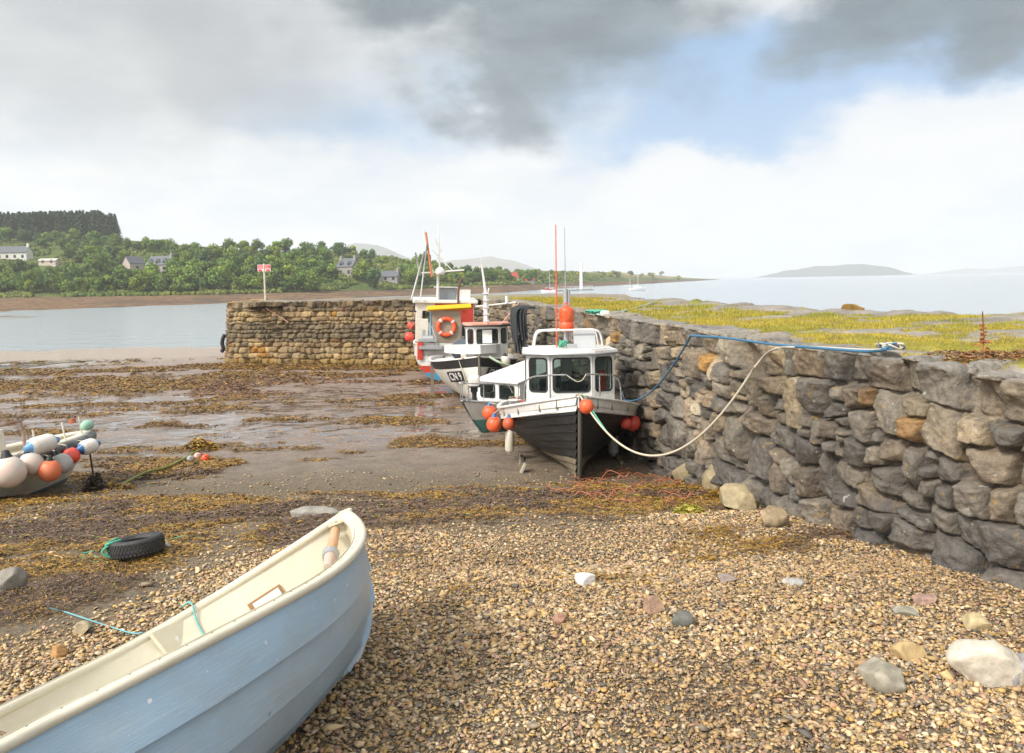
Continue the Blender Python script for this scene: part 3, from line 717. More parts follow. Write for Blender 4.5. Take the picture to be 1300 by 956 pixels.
for i, (px, py, w_, l) in enumerate([(872, 585, 40, 'tan barnacled boulder nearest the black boat at the wall foot'), (897, 603, 44, 'tan barnacled boulder second from the black boat at the wall foot'), (925, 620, 42, 'barnacled boulder at the wall foot beside the yellow weed tuft'),
                                    (950, 640, 36, 'barnacled boulder left of the squared brown block'), (905, 582, 36, 'barnacled rock wedged against the wall under the mooring rope'), (940, 612, 34, 'barnacled rock wedged against the wall above the yellow weed')]):
    rock(px-12, py+6, w_*1.15, l, (.29, .235, .14) if i != 4 else (.24, .19, .11), .8, 8, G2, seed=30+i, name='barnacled_rock', cat='rock', sink=.2)
rock(1003, 405, 26, 'orange lichen topped rock on the seaward edge of the quay', (.25, .15, .04), .6, 7, None, seed=41, name='lichen_rock', cat='rock', at=V((7.9, 18.2, 3.0)))
# ------------------------------------------------------------------ far shore
# per compass column (tangent of azimuth): shore distance, weed-line distance and height, slope foot/ridge distances and heights
CA = np.array([-1.25, -.9, -.65, -.53, -.36, -.25, -.15, -.09, -.01, .05, .11, .18, .235, .262])
cols = np.array([  # Y0, Y1, z1, Ym, zm, Yr, zr
    [120, 230, 2.2, 300, 15, 410, 27], [125, 235, 2.1, 300, 14, 410, 28], [130, 240, 1.9, 300, 14, 410, 29], [150, 240, 1.7, 300, 12, 400, 29], [176, 240, 1.5, 290, 9, 370, 19],
    [205, 255, 1.8, 300, 11, 380, 20], [240, 285, 1.6, 330, 11, 400, 17.5], [255, 300, 2.0, 350, 7, 420, 11.5], [268, 325, 2.4, 380, 5, 480, 7.5], [360, 420, 2.2, 480, 6, 600, 10.0],
    [480, 530, 2.3, 580, 7, 700, 11.0], [640, 690, 2.2, 740, 5, 850, 8.3], [1000, 1040, 1.6, 1080, 2.5, 1150, 3.4], [1400, 1410, .3, 1420, .5, 1450, .6]])
def ccol(a): return np.stack([np.interp(a, CA, cols[:, i]) for i in range(7)], -1)
def land_z(a, Yd):
    c = ccol(a); a = np.asarray(a, float); Yd = np.asarray(Yd, float)
    z = np.zeros_like(Yd)
    Y0, Y1, z1, Ym, zm, Yr, zr = [c[..., i] for i in range(7)]
    z = np.where(Yd < Y1, -.6+(z1+.6)*np.clip((Yd-Y0+4)/(Y1-Y0+4), -1, 1), z)
    z = np.where((Yd >= Y1) & (Yd < Ym), z1+(zm-z1)*((Yd-Y1)/(Ym-Y1)), z)
    z = np.where((Yd >= Ym) & (Yd < Yr), zm+(zr-zm)*sm(0, 1, (Yd-Ym)/(Yr-Ym)), z)
    z = np.where(Yd >= Yr, zr-(Yd-Yr)*.05, z)
    x = a*Yd; up = sm(0, 1, (Yd-Y1)/60)
    z = z+(fbm(x*.03, Yd*.03, 4, 201)-.5)*5*up*np.clip(zr/20, .15, 1)+(fbm(x*.15, Yd*.3, 4, 203)-.5)*np.where(Yd < Y1, .55, .5)
    return z
az_ = np.concatenate([np.linspace(-1.25, -.7, 60), np.linspace(-.695, .262, 420)]); tt = np.linspace(0, 1, 130)
c = ccol(az_)
Yd = c[:, 0:1]-20+(c[:, 5:6]+260-c[:, 0:1]+20)*tt[None]**1.3; A_ = np.repeat(az_[:, None], len(tt), 1)
Z = land_z(A_, Yd)-np.where(tt[None] > .985, 40, 0)
X = A_*Yd; up = sm(-3, 4, Yd-c[:, 2-1:2])[..., None]
n = fbm(X*.12, Yd*.25, 4, 211)[..., None]; n3 = fbm(X*.9, Yd*.9, 3, 213)[..., None]; n2 = fbm(X*.02, Yd*.03, 4, 215)[..., None]
inter = (np.array([.085, .065, .05])*(1-n)+np.array([.24, .14, .07])*n)*(.5+n3)
dk = sm(.5, .62, fbm(X*.05, Yd*.12, 3, 219))[..., None]; inter = inter*(1-.5*dk)+np.array([.07, .055, .05])*.5*dk
grass = (np.array([.055, .085, .022])*(1-n)+np.array([.12, .15, .04])*n)*(.7+.6*n3)
bare = sm(-.03, .06, A_)[..., None]*sm(.38, .5, n2)*sm(.10, .5, (Yd-c[:, 1:2])/(c[:, 5:6]-c[:, 1:2]))[..., None]; grass = grass*(1-bare)+np.array([.27, .21, .12])*bare*(.7+.6*n)
top = sm(.72, .95, (Yd-c[:, 1:2])/(c[:, 5:6]-c[:, 1:2]))[..., None]*sm(-.56, -.5, A_)[..., None]*sm(-.3, -.36, A_)[..., None]; grass = grass*(1-top)+np.array([.23, .15, .09])*top
C = inter*(1-up)+grass*up
M_land = vmat('far_land', .9, 0, 1, .1, .3, .6, .1)
tag(npmesh('far_shore_terrain', np.stack([X, Yd, Z], -1), gridfaces(len(az_), len(tt)), M_land, True, {'Col': C.reshape(-1, 3)}), kind='structure')
def on_land(px, py, mx_=900):
    d = ray(px, py); Y = 150.
    while Y < mx_:
        p = CAMP+d*(Y/d[1])
        if p[2] < float(land_z(p[0]/Y, Y)): break
        Y += 1.
    return V((p[0], p[1], float(land_z(p[0]/p[1], p[1]))))
# mudflat banks in front of the far shore on the left
xx = np.linspace(0, 1, 90); yy = np.linspace(0, 1, 40); Uu, Vv = np.meshgrid(xx, yy, indexing='ij')
for k, (yc, w_, x0, x1) in enumerate([(118, 26, -190, -62), (84, 5, -110, -52)]):
    X = x0+(x1-x0)*Uu; Y = yc+(Vv-.5)*2*w_*(1-Uu**3*.8)+(-X-60)*-.06
    Z = -.12+.20*np.sin(Vv*np.pi)*(1-Uu**4)+(fbm(X*.3, Y*.6, 3, 230+k)-.5)*.12
    C = np.array([.17, .125, .07])*(.6+.8*fbm(X*.2, Y*.5, 4, 233)[..., None])
    tag(npmesh('mud_bank', np.stack([X, Y, Z], -1), gridfaces(90, 40), M_land, True, {'Col': C.reshape(-1, 3)}), kind='structure')

# ------------------------------------------------------------------ distant hills and island
def hill(name, px0, px1, prof, Y, depth, col, rough=.03, nz_=12):
    """ridge seen end to end between two columns; prof = [(px, metres above sea)]"""
    x0, x1 = (px0-650)/1000*Y, (px1-650)/1000*Y
    n, m_ = 180, 40
    U2, V2 = np.meshgrid(np.linspace(0, 1, n), np.linspace(-1, 1, m_), indexing='ij')
    X = x0+(x1-x0)*U2; Yv = Y+V2*depth
    hx = np.interp(X, [(p-650)/1000*Y for p, _ in prof], [h for _, h in prof])
    Z = hx*np.cos(V2*np.pi/2)**.8*(.75+.5*fbm(X*rough*.3, Yv*rough*.3, 5, 241))+(fbm(X*rough, Yv*rough, 4, 243)-.5)*nz_*np.clip(hx/30, 0, 1)-2
    cc = np.array(col)*(.6+.8*fbm(X*rough*.8, Yv*rough, 4, 245)[..., None])
    return tag(npmesh(name, np.stack([X, Yv, Z], -1), gridfaces(n, m_), M_land, True, {'Col': cc.reshape(-1, 3)}), kind='structure')
hill('distant_hill', 380, 600, [(380, 20), (430, 130), (462, 190), (490, 165), (520, 110), (600, 0)], 3300, 700, (.16, .15, .10), .008, 14)
hill('distant_hill', 520, 760, [(520, 60), (580, 105), (625, 118), (655, 96), (700, 40), (760, 0)], 3600, 600, (.2, .17, .12), .008, 10)
hill('island_hill', 972, 1131, [(972, 3), (1000, 30), (1040, 46), (1070, 48), (1110, 42), (1125, 22), (1131, 3)], 3400, 260, (.055, .06, .05), .02, 8)
hill('far_coast_hill', 1195, 1500, [(1195, 4), (1230, 30), (1262, 20), (1300, 42), (1400, 60), (1500, 40)], 4500, 300, (.2, .2, .18), .01, 10)

# ------------------------------------------------------------------ trees
def leafmesh(r, lobes, n, size, zsq=.8):
    cen = []
    L = np.array(lobes); vol = L[:, 3]**2.4; k = r.choice(len(L), n, p=vol/vol.sum())
    d = r.normal(size=(n, 3)); d /= np.linalg.norm(d, axis=1)[:, None]; rad = L[k, 3:4]*(r.random((n, 1))**.35)
    p = L[k, :3]+d*rad*np.array([1, 1, zsq])
    nrm = d+r.normal(0, .55, (n, 3)); nrm /= np.linalg.norm(nrm, axis=1)[:, None]
    t1 = np.cross(nrm, r.normal(size=(n, 3))); t1 /= np.linalg.norm(t1, axis=1)[:, None]; t2 = np.cross(nrm, t1)
    s = size*r.uniform(.6, 1.5, (n, 1))
    v = np.stack([p-t1*s, p-t2*s*.7, p+t1*s, p+t2*s*.7], 1).reshape(-1, 3)
    f = np.arange(n*4).reshape(-1, 4)
    tint = r.uniform(.75, 1.3, n)*(1+.25*(k % 3-1))
    return v, f, np.repeat(tint, 4)
def leafmat(name, c):
    m, nt, b = nodes(name); a = N(nt, 'ShaderNodeAttribute', attribute_name='tint'); oi = N(nt, 'ShaderNodeObjectInfo')
    rr = ramp(nt, oi.outputs['Random'], [(0, tuple(x*.62 for x in c)), (.5, c), (1, (c[0]*1.75, c[1]*1.4, c[2]*.9))])
    cc = mix(nt, 1.0, rr, a.outputs['Fac'], 'MULTIPLY'); nt.links.new(cc, b.inputs['Base Color']); b.inputs['Roughness'].default_value = .7; b.inputs['Specular IOR Level'].default_value = .2
    return m
ML = [leafmat('leaf_green', (.115, .185, .034)), leafmat('leaf_dark', (.075, .135, .035)), leafmat('leaf_yellow', (.20, .24, .045))]
M_bark = mat('bark', (.11, .09, .07), .9)
def tree_proto(kind, seed):
    r = np.random.default_rng(seed)
    H = r.uniform(7, 9.5) if kind != 2 else r.uniform(3.2, 4.5)
    R0 = H*r.uniform(.40, .52) if kind != 2 else H*.6
    lobes = []
    for _ in range(11 if kind != 2 else 6):
        a = r.uniform(0, 6.28); q = r.random()**.6*R0*.62; z = H*r.uniform(.36, .80)-q*.25
        lobes.append((q*math.cos(a), q*math.sin(a), z, R0*r.uniform(.30, .52)))
    lobes.append((0, 0, H*.74, R0*.5))
    v, f, t = leafmesh(r, lobes, 1500 if kind != 2 else 700, .30 if kind != 2 else .22)
    root = empty('broadleaf_tree' if kind != 2 else 'shrub')
    cr = npmesh('crown', v, f, ML[[0, 1, 2, 0][kind]], False, {'tint': t}, root)
    mb = MB(); mb.cyl((0, 0, -.6), (0, 0, H*.45), .24, .14, 7)
    for k in range(4):
        l = lobes[k]; mb.cyl((0, 0, H*.3), (l[0]*.8, l[1]*.8, l[2]), .10, .04, 5)
    mb.build('trunk', M_bark, root)
    return root
protos = {0: [tree_proto(0, 301+i) for i in range(4)], 1: [tree_proto(1, 311+i) for i in range(3)], 2: [tree_proto(2, 321+i) for i in range(2)]}
LAB = {0: ('mid green broadleaf tree in the wooded hillside across the bay', 'tree', 'broadleaf trees on the far hillside'), 1: ('dark green broadleaf tree in the wooded hillside across the bay', 'tree', 'dark trees on the far hillside'),
       2: ('low yellow green bush on the slope across the bay', 'bush', 'bushes on the far slope')}
for k in protos:
    for p in protos[k]: tag(p, *LAB[k]); p['used'] = 0
def copy_tree(o, parent=None):
    c = o.copy(); COL.objects.link(c); c.parent = parent
    for ch in [q for q in bpy.data.objects if q.parent == o and q != c]: copy_tree(ch, c)
    return c
kids = {p.name: [q for q in bpy.data.objects if q.parent == p] for k in protos for p in protos[k]}
def put_tree(kind, p, s):
    pr = random.choice(protos[kind])
    if not pr['used']: o = pr; pr['used'] = 1
    else:
        o = pr.copy(); COL.objects.link(o)
        for ch in kids[pr.name]: c = ch.copy(); COL.objects.link(c); c.parent = o
    o.location = p; o.rotation_euler = (0, 0, random.uniform(0, 6.28)); o.scale = (s*random.uniform(.85, 1.2), s*random.uniform(.85, 1.2), s*random.uniform(.85, 1.15))
# houses first so that trees keep clear of them
HZ = [(18, 331, 40), (63, 337, 28), (194, 347, 40), (441, 350, 26), (492, 358, 30), (168, 345, 12)]
def clear(px, py):
    for hx, hy, w_ in HZ:
        if abs(px-hx) < w_/2+7 and hy-6 < py < hy+8: return False
        if abs(px-hx) < w_/2+3 and hy-20 < py < hy+16: return False
    return not (60 < px < 118 and 334 < py < 350) and not (400 < px < 470 and py > 359)
rt = random.Random(5); placed = []
tries = 0
def ridge_y(px): return np.interp(px, [-40, 160, 170, 200, 290, 330, 400, 440, 500, 560, 640, 700], [306, 310, 316, 318, 320, 322, 325, 322, 337, 346, 350, 356])
def foot_y(px): return np.interp(px, [-40, 290, 400, 500, 600, 700], [374, 374, 371, 366, 361, 358])
while len(placed) < 285 and tries < 20000:
    tries += 1
    px = rt.uniform(-30, 690) if rt.random() < .9 else rt.uniform(560, 690); y0, y1 = ridge_y(px), foot_y(px); py = y0+(y1-y0)*rt.random()
    if rt.random() < .30: py = y1-rt.random()*3
    if not clear(px, py): continue
    mind = 7.0 if px < 560 else 5
    if any(abs(px-a)*.8 < mind and abs(py-b) < mind*.62 for a, b in placed): continue
    placed.append((px, py))
placed.sort()
for i, (px, py) in enumerate(placed):
    p = on_land(px, py); hn = vn(px*.02, py*.06, 9)
    kind = 1 if rt.random() < .28 else 0
    s = rt.uniform(.7, 1.15)
    if px > 560: s *= .75
    if px < 130 and py > 355: s *= .8
    if 335 < py < 352 and any(abs(px-h[0]) < 30 for h in HZ): s *= .6
    put_tree(kind, p-V((0, 0, .8)), s)
for i in range(70):
    px = rt.choice([rt.uniform(-20, 560), rt.uniform(560, 760), rt.uniform(760, 870)]); y0 = ridge_y(px) if px < 690 else foot_y(min(px, 700))-10
    py = rt.uniform(min(foot_y(min(px, 700)), 372)-9, foot_y(min(px, 700))) if px < 700 else np.interp(px, [700, 880], [355, 352.5])-rt.uniform(0, 4)
    if not clear(px, py): continue
    put_tree(2, on_land(px, py)-V((0, 0, .5)), rt.uniform(.7, 1.2)*(1 if px < 600 else 1.2))
# dark headland scrub right of the bare hill
# conifer plantation on the skyline and low undergrowth between the trees, each one mass
r = np.random.default_rng(71); VV, FF, TT = [], [], []; base = 0
for i in range(600):
    a = r.uniform(-.70, -.494) if i > 200 else r.uniform(-.98, -.7); Yp = r.uniform(385, 450)
    if a > -.505: Yp = r.uniform(395, 440)
    z = float(land_z(a, Yp)); h = min(17, max(10, 3.9+98*Yp/1000+r.uniform(-1.0, .8)-(1.5 if a > -.51 else 0)-z)); w_ = h*.27
    n = 270; t = r.random(n)**.8; ang = r.uniform(0, 6.28, n); rad = w_*(1-t)*(.55+.45*r.random(n))+.15
    p = np.stack([a*Yp+rad*np.cos(ang), Yp+rad*np.sin(ang), z+h*(.08+.92*t)], -1); s = r.uniform(.35, .75, n)[:, None]
    o1 = np.stack([np.cos(ang), np.sin(ang), -.5+0*ang], -1)*s; o2 = np.stack([-np.sin(ang), np.cos(ang), 0*ang], -1)*s*.8
    VV.append(np.stack([p-o2, p+o1, p+o2, p-o1*.5], 1).reshape(-1, 3)); FF.append(np.arange(n*4).reshape(-1, 4)+base); base += n*4; TT.append(np.full(n*4, r.uniform(.7, 1.2)))
tag(npmesh('conifer_woods', np.concatenate(VV), np.concatenate(FF), leafmat('needle', (.062, .10, .045)), False, {'tint': np.concatenate(TT)}), kind='stuff')
n = 52000; a = r.uniform(-1.0, .12, n); c = ccol(a); t = r.random(n)**1.2*1.02; Yp = c[:, 1]+(c[:, 5]-c[:, 1])*t
px_ = 650+a*1000; ok = (np.abs(px_-63) > 20) | (t > .5); x = a*Yp; z = land_z(a, Yp); ok &= fbm(x*.06, Yp*.06, 3, 261) > np.where(a > -.05, .52, .36)
x, Yp, z, a = x[ok], Yp[ok], z[ok], a[ok]; n = len(x)
s = r.uniform(.35, .9, n)*1.1; hh = fbm(x*.08, Yp*.08, 3, 263)[:, None]
cc = np.array([.045, .085, .02])*(1-hh)+np.array([.16, .17, .04])*hh
tag(scatter('undergrowth', [rockshape(r, 0, 2, .9, .5) for _ in range(6)], np.stack([x, Yp, z+.3], -1), np.stack([s, s, s*1.2], -1), r.uniform(0, 6.28, n), r.normal(0, .4, n), cc*r.uniform(.6, 1.5, (n, 1)), M_land), kind='stuff')

# ------------------------------------------------------------------ houses across the bay
M_slate = mat('roof_slate', (.10, .11, .125), .6, .25, 2, .2, 8); M_white = mat('harling_white', (.70, .68, .62), .85, .08, 1); M_gstone = mat('house_granite', (.30, .275, .25), .9, .25, 1.5, .3, 3)
M_dwin = mat('window_dark', (.03, .035, .045), .15, .1, 2, 0); M_redroof = mat('roof_red', (.45, .07, .05), .7)
def house(px, py, wpx, ang, label, wallm, roofm, L, Wd, Hw, Hr, chim=(1, 1), dorm=0, nwin=4, name='house', cat='house', sink=0):
    p = on_land(px, py); root = empty(name, p-V((0, 0, sink))); root.rotation_euler = (0, 0, math.radians(ang)); tag(root, label, cat)
    mb = MB(); mb.box((0, 0, Hw/2-.5), (L, Wd, Hw+1))
    M = Matrix(((0, 0, 1, -L/2), (1, 0, 0, 0), (0, 1, 0, Hw), (0, 0, 0, 1)))
    mb.poly([(-Wd/2, 0), (Wd/2, 0), (0, Hr)], th=L, M=M); mb.build('wall', wallm, root)
    rf = MB(); sl = math.hypot(Wd/2+.3, Hr*(Wd/2+.3)/(Wd/2)); an = math.atan2(Hr, Wd/2)
    for s in (-1, 1): rf.box((0, s*(Wd/4+.12), Hw+Hr/2+.10-.05), (L+.5, sl, .16), (-s*an, 0, 0))
    if dorm:
        for k in range(dorm):
            x = (k-(dorm-1)/2)*L/dorm
            Md = Matrix(((1, 0, 0, x), (0, 0, -1, -Wd*.12), (0, 1, 0, Hw+Hr*.1), (0, 0, 0, 1)))
            rf.poly([(-.9, 0), (.9, 0), (.9, Hr*.35), (0, Hr*.65), (-.9, Hr*.35)], th=Wd*.33, M=Md)
    r_ = rf.build('roof', roofm, root)
    for s, on in zip((-1, 1), chim):
        if on: cb = MB().box((s*(L/2-.45), 0, Hw+Hr+.35), (.8, 1.3, 1.5)); cb.cyl((s*(L/2-.45), -.3, Hw+Hr+1), (s*(L/2-.45), -.3, Hw+Hr+1.5), .15).cyl((s*(L/2-.45), .3, Hw+Hr+1), (s*(L/2-.45), .3, Hw+Hr+1.5), .15); cb.build('chimney', wallm, r_)
    for k in range(nwin):
        for fl in range(2 if Hw > 4 else 1):
            x = (k-(nwin-1)/2)*L/nwin
            wb = MB().box((x, -Wd/2-.01, 1.6+fl*2.5), (.95, .10, 1.25)); wb.build('window', M_dwin, root)
    for k in range(dorm):
        x = (k-(dorm-1)/2)*L/dorm; MB().box((x, -Wd*.12-Wd*.33-.02, Hw+Hr*.1+Hr*.18), (.9, .06, Hr*.3)).build('dormer_window', M_dwin, root)
    return root
house(14, 331, 40, 8, 'long white house with a slate roof at the left end of the far hillside', M_white, M_slate, 15, 6.5, 3.2, 2.6, (1, 1), 0, 5)
house(63, 337, 24, 5, 'low cream outbuilding on the grass right of the long white house', mat('cream_render', (.55, .46, .38), .85), mat('pale_roof', (.50, .47, .43), .8), 6.5, 4, 1.8, .8, (0, 0), 0, 2)
house(207, 347, 34, -18, 'grey stone house with slate roof and dormers among the trees above the bay', M_gstone, M_slate, 9.5, 6, 3.0, 3.0, (0, 1), 3, 3)
house(170, 346, 12, 60, 'small gabled stone cottage left of the dormered grey house', mat('pinkish_render', (.45, .38, .34), .9), M_slate, 6, 4.5, 3.2, 2.5, (0, 0), 0, 1)
house(443, 351, 24, -25, 'pale stone house with two chimneys half hidden in the middle of the woods', M_gstone, M_slate, 7, 5, 3.6, 2.8, (1, 1), 2, 2)
house(492, 359, 28, -8, 'low grey stone cottage near the shore behind the pier end', M_gstone, M_slate, 9, 5, 2.2, 2.0, (1, 1), 0, 3)
house(651, 357, 12, 35, 'small red roofed shed on the far shore left of the white boat mast', M_white, M_redroof, 4.2, 4, 1.6, 2.4, (0, 0), 0, 1, 'shed', 'shed')
house(673, 359, 10, -20, 'lower red roofed hut on the far shore right of the red roofed shed', M_gstone, M_redroof, 4.4, 3, 1.3, 1.4, (0, 0), 0, 1, 'hut', 'hut')

# ------------------------------------------------------------------ beacon, pontoon, yachts, sign
WHT = mat('white_paint_far', (.78, .78, .76), .5, .06)
p = PZ(738, 367, -.05); root = empty('beacon_tower', p); tag(root, 'tall slim white beacon column standing in the shallows beyond the quay', 'beacon')
MB().cyl((0, 0, -1), (0, 0, 10.6), .72, .62, 16).build('column', WHT, root)
MB().cyl((0, 0, 10.6), (0, 0, 11.3), .85, .85, 16).cyl((0, 0, 11.3), (0, 0, 11.9), .3, .2, 10).build('lantern_top', WHT, root)
a_, b_ = PZ(693, 368.5, .6), PZ(752, 366.5, .6)
root = empty('pontoon', a_); tag(root, 'thin white pontoon walkway on the water at the foot of the beacon', 'pontoon')
dv = b_-a_; mb = MB()
mb.tube([(0, 0, 1.0), dv+V((0, 0, 1.0))], .09, 6); mb.build('rail', WHT, root)
mb = MB(); mb.box(dv/2+V((0, 0, -.3)), (dv.length, 1.4, .35), (0, 0, math.atan2(dv.y, dv.x))); mb.build('deck', mat('pontoon_deck', (.35, .32, .28), .8), root)
mb = MB()
mb.bm.free()
for k in range(9): MB().cyl(dv*k/8+V((0, 0, -.3)), dv*k/8+V((0, 0, 1)), .05, seg=6).build('stanchion', WHT, root)
def yacht(px, py, L, Hm, label, hullm, cabm, masts, ang, name='yacht', cat='yacht'):
    p = PZ(px, py, -.05); root = empty(name, p); root.rotation_euler = (0, 0, math.radians(ang)); tag(root, label, cat)
    n = 17; vs = []
    for i in range(n):
        t = i/(n-1); b_ = .15*L*(1-(abs(t-.42)/.58)**2.2) if t > .42 else .15*L*(1-.35*((.42-t)/.42)**2)
        sh = .11*L+.03*L*(2*t-.9)**2
        for k in range(7):
            u = k/6*math.pi-math.pi/2; vs.append(((t-.5)*L*(1-.1*(1-abs(math.sin(u)))), b_*math.copysign(abs(math.sin(u))**.6, math.sin(u)), sh-(sh+.3)*math.cos(u)**1.1 if abs(u) < 1.57 else sh))
    npmesh('hull', vs, gridfaces(n, 7), hullm, True, parent=root)
    dk = [(vs[i*7][0], vs[i*7][1]*.97) for i in range(n)]+[(vs[i*7+6][0], vs[i*7+6][1]*.97) for i in range(n-1, -1, -1)]
    mb = MB(); dk = [q for i_, q in enumerate(dk) if i_ == 0 or math.dist(q, dk[i_-1]) > .01]; mb.poly(dk, th=.03, M=Matrix.Translation((0, 0, .11*L))); mb.build('deck', cabm, root)
    MB().box((L*.05, 0, .16*L), (L*.38, L*.16, L*.07), bev=.12).build('cabin', cabm, root)
    for x, h in masts:
        mb = MB().cyl((x*L, 0, .1*L), (x*L, 0, h), .055*L/6, .04*L/6, 8); mb.cyl((x*L, 0, .24*L), (x*L-L*.3, 0, .25*L), .07, .07, 6); m_ = mb.build('mast', WHT, root)
        rg = MB().tube([(x*L, 0, h), (L*.5, 0, .14*L)], .018, 4).tube([(x*L, 0, h), (-L*.5, 0, .14*L)], .018, 4).build('rigging', mat('wire', (.4, .4, .4), .4), m_)
yacht(808, 369, 6.8, 6, 'white sailing yacht with bare masts moored on the open water', WHT, WHT, [(.08, 6.4), (-.34, 4.2)], 12)
yacht(697, 371, 5.6, 7, 'small white motor sailer with dark red cabin moored beyond the quay', WHT, mat('crimson_cover', (.42, .04, .08), .7), [(-.05, 7.4)], 165, 'motor_sailer', 'boat')
# sign on the pier
p = PY(337, 381, 42.5); p.z = 3.05; root = empty('warning_sign', p); tag(root, 'red and white notice board on a rusty white post standing on the pier', 'sign')
M_post = mat('rusty_white_post', (.62, .58, .52), .6, .1, 4, .2, 40, dirt=(.25, .08, .03), ds=5, da=.6)
MB().cyl((0, 0, -.2), (0, 0, 2.05), .05).build('post', M_post, root)
M_sred = mat('sign_red', (.72, .045, .06), .5, .08); M_swhite = mat('sign_white', (.75, .70, .70), .5, .08)
bd = MB().box((0, 0, 1.82), (.70, .04, .36), bev=.008).build('board', M_swhite, root)
MB().box((0, -.024, 1.89), (.66, .012, .19)).build('red_panel', M_sred, bd)
MB().box((-.21, -.024, 1.70), (.20, .012, .09)).box((.21, -.024, 1.70), (.20, .012, .09)).build('red_block', M_sred, bd)
lw = MB()
for rw, zz in enumerate((1.935, 1.855)):
    x = -.29
    while x < .27:
        w_ = random.choice((.018, .026, .032)); lw.box((x+w_/2, -.033, zz), (w_*.75, .006, .04)); x += w_+.012
        if random.random() < .18: x += .03
lw.build('lettering', M_swhite, bd)

# ------------------------------------------------------------------ sea air
hz = MB().box((1200, 2350, 128), (5200, 5500, 266)); o = hz.build('haze', None if False else bpy.data.materials.new('sea_haze'))
m = o.data.materials[0]; m.use_nodes = True; nt = m.node_tree; nt.nodes.remove(nt.nodes['Principled BSDF']); vp = nt.nodes.new('ShaderNodeVolumePrincipled')
vp.inputs['Color'].default_value = (.95, .97, 1, 1); vp.inputs['Density'].default_value = .00030; vp.inputs['Anisotropy'].default_value = .2
nt.links.new(vp.outputs[0], nt.nodes['Material Output'].inputs['Volume']); tag(o, kind='stuff')
# ------------------------------------------------------------------ boat hulls
def hpt(s, u, side, h):
    """point of the hull skin: s 0 stern..1 bow, u 0 keel..1 sheer"""
    sb = h.get('sb', .42)
    t = np.clip((s-sb)/(1-sb), 0, 1); a = np.clip((sb-s)/sb, 0, 1)
    bm = h['B']/2*np.where(s > sb, 1-t**h['pb'], 1-(1-h['tw'])*np.minimum(a, 1)**2)
    sh = h['D']+h['rise']*t**h.get('re', 2)+h.get('srise', 0)*a**2
    x = s*(h['L']-h['rake']*(1-u)**h['q'])+h.get('srake', 0)*(u-1)*(s < .001)
    w_ = np.clip(h.get('w0', 1.15)-s, .15, 1)
    y = bm*(w_*np.sin(u*np.pi/2)**h.get('bil', .8)+(1-w_)*u**h.get('fl', 1.1))
    y = np.maximum(y, .018*(u > 0)+.012)
    z = sh*(w_*(1-np.cos(u*np.pi/2))+(1-w_)*u)
    return np.stack([x+0*y, y*side, z], -1)
